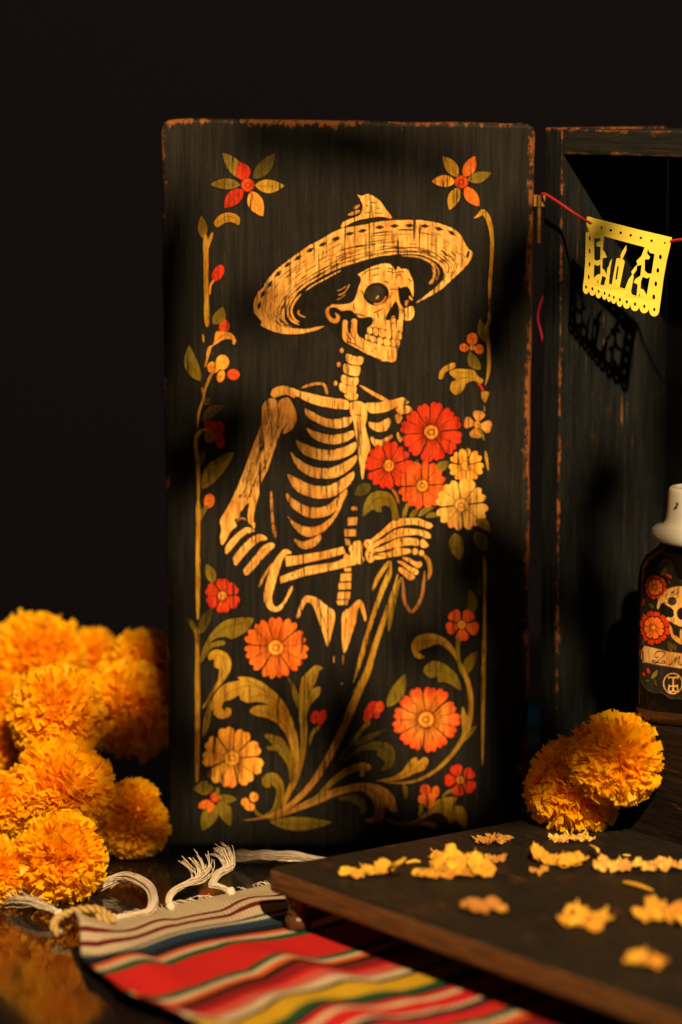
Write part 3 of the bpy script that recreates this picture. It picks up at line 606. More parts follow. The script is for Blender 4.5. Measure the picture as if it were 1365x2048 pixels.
for lst, tl in [([(RED, 300, 865, 42, 38, 0.4), (RED, 235, 850, 35, 28, 0), (RED, 305, 950, 33, 62, -0.3), (BROWN, 240, 930, 38, 45, 0.2), (RED, 310, 980, 25, 30, 0)], 'C'),
                ([(ORANGE, 870, 265, 38, 42, 0), (ORANGE, 815, 325, 32, 28, 0.4), (ORANGE, 918, 335, 32, 34, 0.3), (AMBER, 870, 325, 18, 18, 0)], 'D'),
                ([(ORANGE, 205, 985, 45, 28, -0.4), (ORED, 275, 935, 32, 32, 0), (ORANGE, 245, 1005, 18, 36, 0.4)], 'G'),
                ([(ORED, 550, 885, 36, 38, 0), (ORANGE, 620, 900, 26, 42, 0.2), (ORANGE, 530, 950, 32, 32, 0), (ORANGE, 580, 960, 36, 55, 0.3)], 'H'),
                ([(AMBER, 480, 970, 26, 30, 0), (AMBER, 540, 935, 30, 34, 0), (AMBER, 510, 1000, 38, 28, 0.2)], 'G'),
                ([(RED, 1325, 350, 30, 45, 0.5), (RED, 1310, 400, 24, 20, 0)], 'G'), ([(RED, 200, 320, 44, 40, 0), (ORED, 240, 320, 28, 40, 0.2), (RED, 165, 370, 30, 28, 0), (RED, 215, 370, 22, 28, 0)], 'H'),
                ([(RED, 960, 390, 32, 45, 0.2), (RED, 1005, 390, 26, 55, 0.3)], 'G'), ([(ORANGE, 235, 142, 36, 50, 0.2)], 'E'), ([(RED, 432, 1112, 36, 60, 0.5)], 'A'), ([(ORED, 337, 180, 36, 48, 0.1)], 'C'),
                ([(AMBER, 325, 425, 45, 52, 0.2), (AMBER, 262, 460, 42, 40, 0.3), (AMBER, 315, 520, 26, 42, 0.3), (ORED, 400, 508, 42, 38, 0.2)], 'C')]:
    part(blobs(lst, tl), 'painted_bud')

# --- leaves, stems, scrolls
for c, b, t, w, bd_, tl in [(OLIVE, (330, 875), (318, 720), 0.42, 0.02, 'A'), (OLIVE, (178, 555), (98, 305), 0.36, -0.1, 'C'), (OLIVE, (262, 165), (330, 45), 0.6, 0.1, 'C'), (DOLIVE, (190, 830), (352, 720), 0.36, -0.12, 'C'), (DOLIVE, (200, 715), (240, 665), 0.7, 0, 'C'),
                            (OLIVE, (185, 1290), (408, 1035), 0.34, -0.06, 'C'), (OLIVE, (160, 1130), (205, 1022), 0.42, 0, 'C'), (OLIVE, (172, 275), (235, 165), 0.3, -0.1, 'E'), (OLIVE, (262, 705), (215, 572), 0.5, 0.05, 'E'), (DOLIVE, (175, 1050), (262, 865), 0.34, -0.05, 'E'), (DOLIVE, (140, 1030), (90, 942), 0.42, 0.05, 'E'),
                            (OLIVE, (690, 0), (690, 0.1), 0.1, 0, 'X')][:-1] + [(OLIVE, (970, 290), (925, 125), 0.34, -0.08, 'D'), (OLIVE, (925, 475), (850, 345), 0.5, -0.1, 'D'), (OLIVE, (765, 1105 - 0), (0, 0), 0, 0, 'D')][:-1] + \
        [(OLIVE, (960, 965), (890, 830), 0.14, 0, 'D'), (OLIVE, (615, 1165), (715, 1100), 0.55, 0, 'D'), (DOLIVE, (465, 1165), (500, 1085), 0.5, 0, 'D'), (OLIVE, (750, 360), (785, 550), 0.55, 0.02, 'F'), (OLIVE, (890, 355), (965, 490), 0.62, -0.03, 'F'), (OLIVE, (890, 270), (995, 355), 0.5, -0.1, 'F'),
         (DOLIVE, (175, 30), (65, 105), 0.6, 0, 'F'), (OLIVE, (445, 255), (505, 190), 0.4, 0, 'F'), (OLIVE, (500, 250), (615, 185), 0.3, -0.1, 'F'), (OLIVE, (550, 255), (650, 250), 0.36, -0.15, 'F'), (DOLIVE, (860, 925), (850, 740), 0.38, 0.08, 'F'), (DOLIVE, (930, 800), (915, 645), 0.34, 0.02, 'F'),
         (OLIVE, (820, 1330), (905, 1165), 0.40, -0.06, 'F'), (OLIVE, (290, 320), (412, 92), 0.36, 0.05, 'H'), (OLIVE, (265, 880), (130, 880), 0.72, 0.06, 'G'), (OLIVE, (300, 930), (425, 950), 0.46, 0.06, 'G'), (OLIVE, (290, 990), (190, 1165), 0.52, 0.05, 'G'), (OLIVE, (300, 960), (380, 1135), 0.48, -0.05, 'G'),
         (OLIVE, (190, 530), (245, 260), 0.16, 0.02, 'G'), (OLIVE, (840, 330), (770, 110), 0.16, 0.05, 'G'), (OLIVE, (650, 1105), (1075, 1105), 0.22, 0.03, 'G'), (DOLIVE, (30, 590), (290, 470), 0.14, 0.0, 'H'), (OLIVE, (400, 835), (415, 960), 0.25, -0.06, 'H'), (OLIVE, (800, 560), (905, 445), 0.28, -0.05, 'H')]:
    part(lambda a: a.leaf(c, b, t, w, bd_, tl), 'painted_leaf')
def scroll(q, c, tl, ln=(), nm='painted_scroll_leaf'):
    def fn(a):
        P = a.px(q, tl); y0, y1 = min(p[1] for p in P), max(p[1] for p in P)
        a.poly(lambda x, y: tuple(c[k] * (1.0 - 0.35 * (y - y0) / (y1 - y0 + 1)) for k in range(3)), q, tl, rough=0.25)
        for s_ in ln: a.stroke(tuple(v * 0.35 for v in c), s_, 1.3, tl, 3)
    return part(fn, nm)
scroll([(745, 1005), (800, 880), (840, 740), (850, 620), (825, 480), (765, 320), (690, 225), (600, 155), (520, 120), (430, 115), (440, 138), (340, 165), (270, 240), (250, 320), (275, 380), (330, 400), (380, 375), (382, 335), (350, 322), (345, 348), (325, 325), (335, 285), (385, 268), (440, 240), (450, 270), (500, 290), (570, 285), (640, 305), (600, 308), (545, 315), (512, 350), (550, 378), (640, 400), (720, 455), (780, 560), (805, 690), (790, 820), (735, 960)], OCHRE, 'G', ([(330, 250), (450, 185), (580, 190), (700, 280), (780, 430), (825, 620), (810, 780)], [(560, 350), (680, 380), (760, 470)], [(470, 130), (600, 190)], [(500, 260), (600, 240), (680, 270)]))
scroll([(790, 850), (775, 740), (730, 660), (690, 620), (640, 615), (630, 590), (670, 580), (610, 515), (640, 505), (720, 525), (780, 600), (812, 700), (820, 800)], OLIVE, 'G', ([(650, 530), (730, 590), (785, 700)], [(650, 600), (720, 620)]))
scroll([(600, 1060), (660, 1020), (690, 940), (690, 880), (650, 840), (655, 865), (620, 870), (595, 840), (605, 795), (650, 768), (710, 785), (745, 860), (740, 950), (700, 1040), (640, 1080)], OLIVE, 'G', ([(640, 800), (710, 850), (715, 950), (660, 1040)],))
scroll([(845, 350), (850, 220), (870, 120), (910, 80), (960, 35), (1010, 55), (985, 75), (965, 140), (940, 190), (992, 182), (985, 240), (930, 300), (900, 380), (905, 500), (890, 640), (850, 800), (800, 900), (770, 960), (800, 860), (850, 700), (860, 520)], tuple((OCHRE[k] + OLIVE[k]) / 2 for k in range(3)), 'G', ([(890, 130), (880, 300), (885, 480), (860, 680)], [(960, 210), (900, 320)], [(950, 60), (900, 170)]))
scroll([(185, 330), (200, 300), (270, 200), (300, 110), (300, 60), (270, 45), (270, -5), (235, 0), (232, -40), (280, -72), (350, -50), (385, 10), (375, 80), (320, 160), (250, 240), (205, 320)], OCHRE, 'G', ([(270, -45), (330, -10), (335, 70), (270, 180), (210, 290)],))
scroll([(170, 1250), (200, 1130), (280, 1010), (370, 950), (530, 940), (520, 990), (480, 1040), (390, 1085), (350, 1070), (280, 1080), (220, 1130), (250, 1110), (320, 1095), (345, 1110), (330, 1128), (250, 1150), (195, 1230)], OLIVE, 'E', ([(220, 1110), (320, 1020), (480, 970)], [(420, 960), (400, 1060)], [(460, 950), (450, 1030)]))
scroll([(0, 870), (100, 840), (220, 850), (310, 900), (345, 960), (352, 1040), (300, 1020), (270, 980), (275, 1040), (240, 1100), (180, 1112), (140, 1090), (195, 1070), (200, 1000), (170, 930), (100, 890), (0, 900)], tuple((OCHRE[k] + BROWN[k]) / 2 for k in range(3)), 'H', ([(20, 880), (130, 865), (230, 920), (240, 1020), (200, 1090)], [(230, 870), (300, 930), (330, 1010)], [(150, 870), (250, 960)]))
scroll([(640, 1085), (760, 1030), (900, 960), (1030, 900), (1160, 860), (1300, 850), (1365, 845), (1365, 880), (1250, 890), (1120, 920), (980, 980), (840, 1030), (700, 1080)], tuple((OCHRE[k] + BROWN[k]) / 2 for k in range(3)), 'G', ([(700, 1065), (900, 975), (1120, 885), (1340, 860)],))
scroll([(1130, 930), (1240, 920), (1300, 970), (1310, 1030), (1270, 1052), (1262, 1010), (1200, 970), (1120, 950)], DOLIVE, 'G')
scroll([(0, 660), (80, 600), (200, 555), (300, 570), (345, 630), (330, 720), (270, 757), (240, 752), (270, 715), (262, 680), (220, 650), (225, 620), (150, 612), (60, 650), (0, 700)], DOLIVE, 'H', ([(60, 630), (200, 585), (300, 620), (310, 700)],))
scroll([(870, 1000), (960, 930), (1060, 820), (1160, 740), (1270, 700), (1330, 715), (1338, 745), (1300, 760), (1290, 790), (1262, 790), (1268, 755), (1190, 775), (1080, 850), (980, 950), (890, 1000)], tuple((OCHRE[k] + OLIVE[k]) / 2 for k in range(3)), 'G', ([(920, 980), (1060, 850), (1190, 750), (1300, 730)],))
scroll([(205, 825), (320, 800), (390, 760), (440, 690), (490, 662), (500, 690), (545, 662), (570, 690), (540, 750), (480, 770), (420, 800), (320, 825)], OCHRE, 'H', ([(260, 820), (400, 785), (470, 700)], [(440, 780), (540, 690)]))
scroll([(260, 830), (400, 830), (520, 800), (640, 720), (740, 610), (800, 500), (795, 400), (805, 320), (840, 380), (845, 280), (830, 180), (800, 90), (760, 0), (730, -40), (650, -110), (580, -90), (500, -60), (545, -20), (500, -10), (468, -40), (455, -100), (490, -160), (580, -182), (680, -150), (750, -70), (800, 30), (850, 130), (875, 240), (875, 380), (850, 480), (790, 590), (700, 700), (600, 780), (480, 835), (360, 845)], OCHRE, 'H', ([(350, 835), (500, 810), (650, 715), (760, 590), (830, 450), (855, 300), (825, 150), (770, 40)], [(520, -120), (640, -130), (740, -30)], [(500, -60), (500, -120)]))
scroll([(535, 75), (560, 30), (620, 5), (700, 40), (770, 110), (790, 205), (730, 170), (680, 150), (640, 150), (630, 115), (580, 120)], OLIVE, 'H', ([(570, 75), (680, 80), (770, 170)], [(610, 30), (660, 100)]))
scroll([(275, 1075), (340, 1100), (430, 1105), (500, 1080), (580, 1010), (640, 950), (720, 935), (765, 940), (750, 990), (800, 1000), (830, 1050), (832, 1140), (800, 1140), (760, 1090), (720, 1110), (680, 1060), (620, 1040), (540, 1080), (500, 1100), (600, 1105), (628, 1130), (600, 1150), (540, 1130), (400, 1130), (310, 1110)], tuple((OCHRE[k] + OLIVE[k]) / 2 for k in range(3)), 'H', ([(330, 1100), (450, 1105), (560, 1040), (680, 970), (760, 1030)], [(640, 990), (760, 1070)]))
scroll([(715, 500), (735, 475), (800, 470), (880, 480), (905, 515), (945, 545), (930, 570), (880, 550), (830, 570), (815, 600), (790, 635), (750, 645), (720, 610), (730, 560), (760, 545)], OCHRE, 'D', ([(745, 580), (800, 530), (900, 540)], [(760, 490), (860, 500)]))
scroll([(640, 530), (660, 470), (730, 430), (757, 435), (745, 465), (690, 490), (665, 540)], OCHRE, 'D'); scroll([(930, 630), (985, 630), (970, 680), (952, 700)], OCHRE, 'D')
scroll([(405, 765), (440, 720), (500, 700), (560, 715), (580, 745), (572, 785), (530, 765), (480, 770), (425, 800)], OCHRE, 'A', ([(430, 770), (490, 725), (550, 740)], [(450, 780), (500, 745)])); scroll([(215, 370), (230, 320), (265, 300), (280, 220), (320, 215), (380, 225), (415, 265), (412, 300), (395, 300), (390, 270), (340, 268), (290, 295), (245, 330), (225, 385)], AMBER, 'C', ([(270, 290), (340, 235), (400, 260)],))
scroll([(118, 250), (130, 170), (180, 90), (260, 75), (320, 100), (350, 160), (372, 270), (325, 272), (320, 210), (290, 175), (250, 180), (250, 215), (215, 215), (190, 200), (150, 230)], OLIVE, 'F', ([(150, 210), (210, 130), (290, 130), (340, 230)], [(180, 120), (200, 190)]))
def stems(lst):
    for c, pts, w, tl in lst: part(lambda a: a.stroke(c, pts, w, tl, 2, 2.0, taper=(0.4, 0.4)), 'painted_stem')
stems([(OCHRE, [(345, 850), (350, 1000), (350, 1200), (355, 1365), (358, 1480)], [13, 10, 9, 11, 11], 'A'), (OCHRE, [(395, 835), (375, 890), (355, 960)], [5, 7, 4], 'A'), (AMBER, [(375, 1260), (380, 1200), (405, 1160)], [5, 4, 4], 'A'), (OCHRE, [(192, 235), (198, 290)], [4, 3], 'C'),
       (OCHRE, [(245, 320), (225, 390), (205, 460)], [5, 4, 3], 'C'), (OCHRE, [(265, 480), (230, 550), (205, 620), (190, 690), (165, 770), (155, 875)], [8, 5, 4, 5, 5, 3], 'C'), (OCHRE, [(185, 595), (195, 650)], 4, 'C'),
       (OCHRE, [(265, 890), (200, 885), (155, 920), (142, 980), (155, 1100), (162, 1230), (160, 1365)], [4, 7, 8, 7, 8, 7, 9], 'C'), (OCHRE, [(160, 130), (160, 300), (158, 600), (158, 950)], [10, 8, 9, 8], 'E'), (OLIVE, [(100, 950), (140, 1040), (155, 1150)], [5, 5, 6], 'E'), (OCHRE, [(155, 1000), (155, 1150), (155, 1365)], [8, 8, 9], 'E'),
       (OCHRE, [(155, 0), (155, 200), (155, 500), (152, 830)], [9, 10, 9, 8], 'G'), (OCHRE, [(880, 738), (915, 718), (945, 695), (985, 760), (1005, 880), (1000, 1050), (990, 1200), (988, 1365)], [3, 7, 11, 10, 7, 6, 7, 6], 'B'),
       (OCHRE, [(990, 0), (985, 140), (968, 190), (980, 300), (983, 470), (960, 580)], [6, 6, 8, 7, 7, 4], 'D'), (RED, [(905, 565), (930, 590), (945, 625)], 4, 'D'), (OCHRE, [(960, 1030), (968, 1090), (980, 1165)], [5, 6, 3], 'D'), (OLIVE, [(950, 720), (955, 760)], 3, 'D'),
       (OCHRE, [(950, 510), (955, 600), (955, 800), (955, 1000), (945, 1365)], [2, 7, 5, 6, 9], 'F'), (OCHRE, [(948, 0), (945, 200), (942, 450), (940, 720)], [9, 8, 6, 2], 'H'), (OLIVE, [(775, 1065), (770, 1150), (780, 1250), (810, 1340)], [9, 8, 8, 6], 'F'),
       (OLIVE, [(400, 260), (415, 200), (435, 155)], [8, 9, 6], 'F'), (BROWN, [(320, 60), (350, 100), (368, 160)], [5, 6, 4], 'F'), (OCHRE, [(620, 760), (540, 860), (450, 1000), (375, 1165)], [9, 8, 9, 5], 'N'), (OLIVE, [(770, 980), (720, 1100), (680, 1270), (630, 1500), (600, 1720)], [5, 7, 9, 9, 7], 'N'),
       (OLIVE, [(545, 1005), (560, 1045), (600, 1065)], [3, 6, 4], 'G'), (DOLIVE, [(1260, 480), (1190, 580), (1120, 690)], [6, 6, 3], 'G'), (OLIVE, [(990, 450), (940, 500), (920, 580)], [10, 6, 3], 'G'), (OLIVE, [(1330, 420), (1280, 470), (1220, 560)], [12, 7, 4], 'G'), (OLIVE, [(740, 885), (690, 910), (660, 945)], [9, 6, 3], 'H'), (OLIVE, [(520, 985), (520, 1030), (500, 1065)], [8, 7, 4], 'H'), (OLIVE, [(300, 870), (290, 900), (280, 935)], 8, 'G')])
def bouquet(a):
    br = tuple(OCHRE[k] * 0.55 + BROWN[k] * 0.6 for k in range(3))
    def c(x, y): 
        t = min(1, max(0, (y - 1330) / 200)); return tuple(OCHRE[k] + (br[k] * 0.8 - OCHRE[k]) * t for k in range(3))
    a.stroke(c, [(783, 1122), (778, 1150), (765, 1180), (750, 1222), (737, 1262), (724, 1310), (708, 1365)], [11, 11, 10, 9, 8, 9, 8], 'X', 2, 2)
    a.stroke(c, [(796, 1148), (788, 1180), (777, 1215), (762, 1258), (748, 1300), (736, 1342), (716, 1385), (694, 1440), (668, 1495), (640, 1545), (606, 1588), (562, 1622), (520, 1636), (483, 1641)], [9, 10, 10, 10, 11, 13, 16, 16, 14, 13, 11, 9, 7, 2], 'X', 2, 2)
    rnd = random.Random(4)
    mid = crspline([(760, 1220), (737, 1290), (715, 1360), (690, 1430), (660, 1500), (625, 1558)], 8)
    for _ in range(46):
        i = rnd.randrange(len(mid) - 4); o = rnd.uniform(-6, 6); a.ink([(mid[i][0] + o, mid[i][1]), (mid[i + 3][0] + o, mid[i + 3][1])], rnd.uniform(0.6, 1.5), 'X')
part(bouquet, 'painted_stem')
# ------------------------------------------------------------------ the open cabinet behind the door
YAW = math.radians(-53)                                        # direction of the cabinet's and riser's front edges
Evec, Dvec = linear_dir(YAW), linear_dir(YAW + math.pi / 2)    # along the front, into the depth
CAB0 = ony(1079, 1500, 0.012); CAB0.z = 0.0
cab = empty('wooden_cabinet', CAB0, YAW)
tag(cab, 'open black wooden cabinet with worn orange edges, standing right of the painted door', 'cabinet')
CH = ony(1092, 255, 0.012).z; PT = 0.0205; CW, CD = 0.36, 0.115
M_CAB = painted_wood('cabinet_black_paint', (1, 1, 0.05), edge=[((0, 1), (PT, 0.0), 0.0040, 0.56), (2, CH, 0.005, 0.5)], dark=(0.0050, 0.0066, 0.0085), light=(0.0165, 0.0190, 0.0210), seed=4.1, wear=0.7)
M_CABH = painted_wood('cabinet_top_paint', (0.05, 1, 1), edge=[((2, 1), (CH - 0.0012, 0.001), 0.005, 0.55), ((2, 1), (CH - 0.0207, 0.001), 0.004, 0.5)], dark=(0.012, 0.013, 0.013), light=(0.028, 0.029, 0.027), seed=6.3)
obj('side_panel', box_bm(PT, CD, CH, 0.0012, 2, (PT / 2, CD / 2, CH / 2)), M_CAB, cab)
obj('side_panel', box_bm(PT, CD, CH, 0.0012, 2, (CW - PT / 2, CD / 2, CH / 2)), M_CAB, cab)
obj('top_board', box_bm(CW - 2 * PT - 0.0006, CD - 0.002, 0.0195, 0.0012, 2, (CW / 2, CD / 2, CH - 0.0195 / 2 - 0.0012)), M_CABH, cab)
obj('bottom_board', box_bm(CW - 2 * PT - 0.0006, CD - 0.002, 0.018, 0.001, 2, (CW / 2, CD / 2, 0.012)), M_CABH, cab)
obj('back_panel', box_bm(CW - 2 * PT - 0.001, 0.006, CH - 0.022, 0, 1, (CW / 2, CD + 0.0035, CH / 2 - 0.001)), painted_wood('cabinet_back_paint', (1, 1, 0.05), dark=(0.006, 0.0065, 0.007), light=(0.011, 0.0115, 0.012), seed=8.0, wear=0.3), cab)
# rubbed chips on the inside of the left panel
# brass hinge
M_BRASS = NT('aged_brass'); M_BRASS.base(M_BRASS.mix(M_BRASS.noise(M_BRASS.coord(), 300, 4), (0.55, 0.30, 0.09), (0.16, 0.08, 0.03))); M_BRASS.set(Roughness=0.42, Metallic=0.9); M_BRASS = M_BRASS.m
hb = ony(1079, 390, -0.004); hl = ony(1079, 487, -0.004)
v, f = [], []
R = 0.0019
for k in range(4):
    z0, z1 = hb.z + (hl.z - hb.z) * k / 4 - 0.0003, hb.z + (hl.z - hb.z) * (k + 1) / 4 + 0.0003
    tube(v, f, [Vector((hb.x, hb.y, z)) for z in (z0, (z0 + z1) / 2, z1)], R, 14)
hinge = obj('hinge', mesh_from('hinge', [p - CAB0 for p in v], f), M_BRASS, None); hinge.parent = cab
hinge.matrix_parent_inverse = Matrix.Rotation(-YAW, 4, 'Z')
lf = bmesh.new()
for sx, w in ((-1, 0.003), (1, 0.0035)):
    bmesh.ops.create_cube(lf, size=1, matrix=Matrix.Translation((hb.x + sx * w * 0.9 - CAB0.x, hb.y + 0.002 - CAB0.y, hb.z - 0.0045)) @ Matrix.Diagonal((w, 0.0012, 0.009, 1)))
leafo = obj('hinge_leaf', lf, M_BRASS, cab); leafo.matrix_parent_inverse = Matrix.Rotation(-YAW, 4, 'Z')

# ------------------------------------------------------------------ low riser in front, on carved feet
RZ = 0.0495; RT = 0.0190
RL = onz(537, 1734, RZ)
riser = empty('wooden_riser', (RL.x, RL.y, 0), YAW)
tag(riser, 'low dark wooden riser board on carved feet, scattered with dried yellow petals', 'riser')
RW, RD = 0.48, 0.292
rb = box_bm(RW, RD, RT, 0.0045, 3, (RW / 2, RD / 2, RZ - RT / 2))
M_RTOP = NT('riser_dark_wood')
g1 = M_RTOP.noise(M_RTOP.coord((30, 420, 300)), 1.0, 6, 0.65, 0.6); g2 = M_RTOP.noise(M_RTOP.coord((1, 1, 1)), 30, 4)
tcn = M_RTOP.n('ShaderNodeTexCoord'); sx = M_RTOP.n('ShaderNodeSeparateXYZ'); M_RTOP.l(tcn.outputs['Object'], sx.inputs[0])
side = M_RTOP.math('LESS_THAN', sx.outputs[2], RZ - 0.0016)
topc = M_RTOP.mix(M_RTOP.ramp(g1, [(0.35, 0.0), (0.7, 1.0)]), (0.0065, 0.0062, 0.006), (0.020, 0.017, 0.0145))
topc = M_RTOP.mix(M_RTOP.math('MULTIPLY', M_RTOP.ramp(g2, [(0.58, 0.0), (0.68, 0.5)]), M_RTOP.ramp(g1, [(0.5, 0.0), (0.6, 1.0)])), topc, (0.16, 0.05, 0.025))
spk = M_RTOP.noise(M_RTOP.coord((1, 1.6, 1)), 700, 3, 0.7)
topc = M_RTOP.mix(M_RTOP.math('MULTIPLY', M_RTOP.ramp(spk, [(0.60, 0.0), (0.68, 1.0)]), M_RTOP.ramp(g2, [(0.42, 0.15), (0.6, 0.8)])), topc, (0.085, 0.055, 0.032))
sidec = M_RTOP.mix(M_RTOP.ramp(M_RTOP.noise(M_RTOP.coord((30, 90, 420)), 1.0, 6, 0.65, 0.4), [(0.32, 0.0), (0.62, 1.0)]), (0.040, 0.020, 0.010), (0.15, 0.066, 0.025))
M_RTOP.base(M_RTOP.mix(side, topc, sidec)); M_RTOP.set(Roughness=0.5, **{'Specular_IOR_Level': 0.08}); M_RTOP.bump(g1, 0.3, 0.001); M_RTOP = M_RTOP.m
rt = obj('top_board', rb, M_RTOP, riser)
M_FOOT = NT('foot_wood'); M_FOOT.base(M_FOOT.mix(M_FOOT.noise(M_FOOT.coord((120, 120, 14)), 1.0, 5), (0.030, 0.013, 0.007), (0.10, 0.042, 0.018))); M_FOOT.set(Roughness=0.25, **{'Specular_IOR_Level': 0.3}); M_FOOT = M_FOOT.m
def foot_mesh():
    H = RZ - RT - 0.0048
    prof = [(0.0, 0.0), (0.0074, 0.0), (0.0094, 0.0020), (0.0100, 0.0055), (0.0090, 0.0095), (0.0070, 0.0112), (0.0076, 0.0122), (0.0078, 0.0134), (0.0068, 0.0150), (0.0074, 0.019), (0.0088, H - 0.0045), (0.0098, H - 0.003), (0.0098, H), (0.0, H)]
    bm = bmesh.new(); n = 40; rings = []
    for r, z in prof:
        fl = 0.0011 if 0.001 < z < 0.0115 else 0.0
        rings.append([bm.verts.new(((r - fl * abs(math.cos(6 * a)) ** 3) * math.cos(a), (r - fl * abs(math.cos(6 * a)) ** 3) * math.sin(a), z)) for a in [2 * math.pi * k / n for k in range(n)]] if r else [bm.verts.new((0, 0, z))])
    for A, B in zip(rings, rings[1:]):
        for k in range(n):
            k2 = (k + 1) % n
            if len(A) == 1: bm.faces.new((A[0], B[k2], B[k]))
            elif len(B) == 1: bm.faces.new((A[k], A[k2], B[0]))
            else: bm.faces.new((A[k], A[k2], B[k2], B[k]))
    bmesh.ops.recalc_face_normals(bm, faces=bm.faces)
    m = bpy.data.meshes.new('foot'); bm.to_mesh(m); bm.free(); m.materials.append(M_FOOT); return m
fm = foot_mesh()
for p in fm.polygons: p.use_smooth = True
for fx, fy in ((0.019, 0.0135), (RW - 0.02, 0.0135), (0.02, RD - 0.026), (RW - 0.02, RD - 0.026)):
    o = obj('foot', fm, None, riser); o.location = (fx, fy, 0.0048)

# ------------------------------------------------------------------ block that carries the bottle
PB = onz(1217, 1640, RZ)
ped = empty('wooden_block', (PB.x, PB.y, 0), math.radians(-58))
tag(ped, 'dark wooden block at the right edge, carrying the bottle', 'block')
PH = onplane(1217, 1428, PB, Vector((0, 1, 0))).z
M_PED = painted_wood('block_wood', (0.06, 1, 1), dark=(0.007, 0.0055, 0.0045), light=(0.022, 0.016, 0.012), seed=2.2, wear=0.5)
obj('body', box_bm(0.20, 0.16, PH - 0.0005, 0.0015, 2, (0.10, 0.081, PH / 2 + 0.0003)), M_PED, ped)

# ------------------------------------------------------------------ bottle with cut-out label and ceramic hat
BC = onplane(1393, 1424, PB + linear_dir(math.radians(-58)) * 0.075 + linear_dir(math.radians(32)) * 0.080, Vector((0, 1, 0)))
BC.z = PH
BYAW = math.radians(-24)
bot = empty('glass_bottle', BC, BYAW); tag(bot, 'black glass bottle with a skull and red flower label, cut by the right edge', 'bottle')
def superellipse_lathe(prof, n=64, e=3.2, fy=0.8):
    bm = bmesh.new(); rings = []
    for r, z in prof:
        if r == 0: rings.append([bm.verts.new((0, 0, z))]); continue
        ring_ = []
        for k in range(n):
            a = 2 * math.pi * k / n; ca, sa = math.cos(a), math.sin(a)
            ee = e if r > 0.03 else 2.0
            q = (abs(ca) ** ee + abs(sa) ** ee) ** (-1 / ee); yy = fy if r > 0.03 else 1
            ring_.append(bm.verts.new((r * q * ca, r * q * sa * yy, z)))
        rings.append(ring_)
    for A, B in zip(rings, rings[1:]):
        for k in range(n):
            k2 = (k + 1) % n
            if len(A) == 1: bm.faces.new((A[0], B[k2], B[k]))
            elif len(B) == 1: bm.faces.new((A[k], A[k2], B[0]))
            else: bm.faces.new((A[k], A[k2], B[k2], B[k]))
    bmesh.ops.recalc_face_normals(bm, faces=bm.faces); return bm
sh = onplane(1388, 1108, BC, Vector((0, 1, 0))).z - PH        # shoulder
BR_ = 0.0445
glass = NT('dark_bottle_glass'); glass.base(glass.mix(glass.noise(glass.coord(), 30, 3), (0.003, 0.0026, 0.0022), (0.006, 0.0045, 0.003))); glass.set(Roughness=0.06, IOR=1.5, **{'Specular_IOR_Level': 0.12}); glass = glass.m
body = obj('glass_body', superellipse_lathe([(0, 0.0), (BR_ * 0.80, 0.0), (BR_ * 0.93, 0.002), (BR_ * 0.985, 0.007), (BR_, 0.016), (BR_, sh - 0.022), (BR_ * 0.97, sh - 0.010), (BR_ * 0.88, sh - 0.001), (BR_ * 0.7, sh + 0.005), (0.0295, sh + 0.0085), (0.022, sh + 0.011), (0.016, sh + 0.015), (0.016, sh + 0.020), (0, sh + 0.020)]), glass, bot)
smooth(body)
# warm foot of the bottle: light caught in its amber spirit, painted as an opaque brown ring
amb = NT('amber_base_glow'); amb.base(amb.mix(amb.noise(amb.coord((1, 1, 3)), 120, 4), (0.045, 0.018, 0.007), (0.014, 0.007, 0.004))); amb.set(Roughness=0.18); amb = amb.m
ab = obj('base_glow_ring', superellipse_lathe([(BR_ * 0.90, 0.0005), (BR_ * 0.955, 0.0018), (BR_ * 1.008, 0.0068), (BR_ * 1.012, 0.0105), (BR_ * 0.99, 0.0112)], e=3.2), amb, bot); smooth(ab)
hatz = onplane(1388, 1060, BC, Vector((0, 1, 0))).z
cer = NT('cream_ceramic'); sp_ = cer.noise(cer.coord(), 700, 2, 0.6)
cer.base(cer.mix(cer.ramp(sp_, [(0.70, 0.0), (0.74, 0.8)]), cer.mix(cer.noise(cer.coord(), 60, 3), (0.52, 0.51, 0.49), (0.45, 0.43, 0.40)), (0.16, 0.08, 0.04))); cer.set(Roughness=0.22, **{'Coat_Weight': 0.5, 'Coat_Roughness': 0.1}); cer = cer.m
caphat = empty('ceramic_hat', (BC.x, BC.y, hatz), 0); tag(caphat, 'cream glazed ceramic hat worn as stopper by the bottle', 'stopper')
prof = [(0, 0.0315), (0.012, 0.0315), (0.0175, 0.0318), (0.0205, 0.0335), (0.0222, 0.0335), (0.0235, 0.0322), (0.0241, 0.0300), (0.0247, 0.022), (0.0252, 0.014), (0.0258, 0.0085), (0.0275, 0.0052), (0.0305, 0.0038), (0.0340, 0.0030), (0.0362, 0.0012), (0.0369, -0.0016), (0.0362, -0.0046), (0.0340, -0.0066), (0.0300, -0.0078), (0.024, -0.0084), (0.0175, -0.0080), (0.0165, -0.0060), (0, -0.0060)]
bmh = lathe(prof, 64)
for v_ in bmh.verts:                                            # brim droops to the front
    r = math.hypot(v_.co.x, v_.co.y)
    if r > 0.0255: v_.co.z -= max(0, -v_.co.y / r) ** 1.5 * 0.0035 * min(1, (r - 0.0255) / 0.01)
ho = smooth(obj('hat_body', bmh, cer, caphat))
hp = onplane(1355, 1008, BC + Vector((-0.012, -0.0225, 0)), Vector((-0.4, -1, 0)).normalized())
bmd = bmesh.new(); bmesh.ops.create_uvsphere(bmd, u_segments=12, v_segments=8, radius=0.0012); 
hd = smooth(obj('eyelet', bmd, simple('dark_glaze', (0.01, 0.008, 0.006), 0.15), caphat)); hd.location = hp - Vector((BC.x, BC.y, hatz))
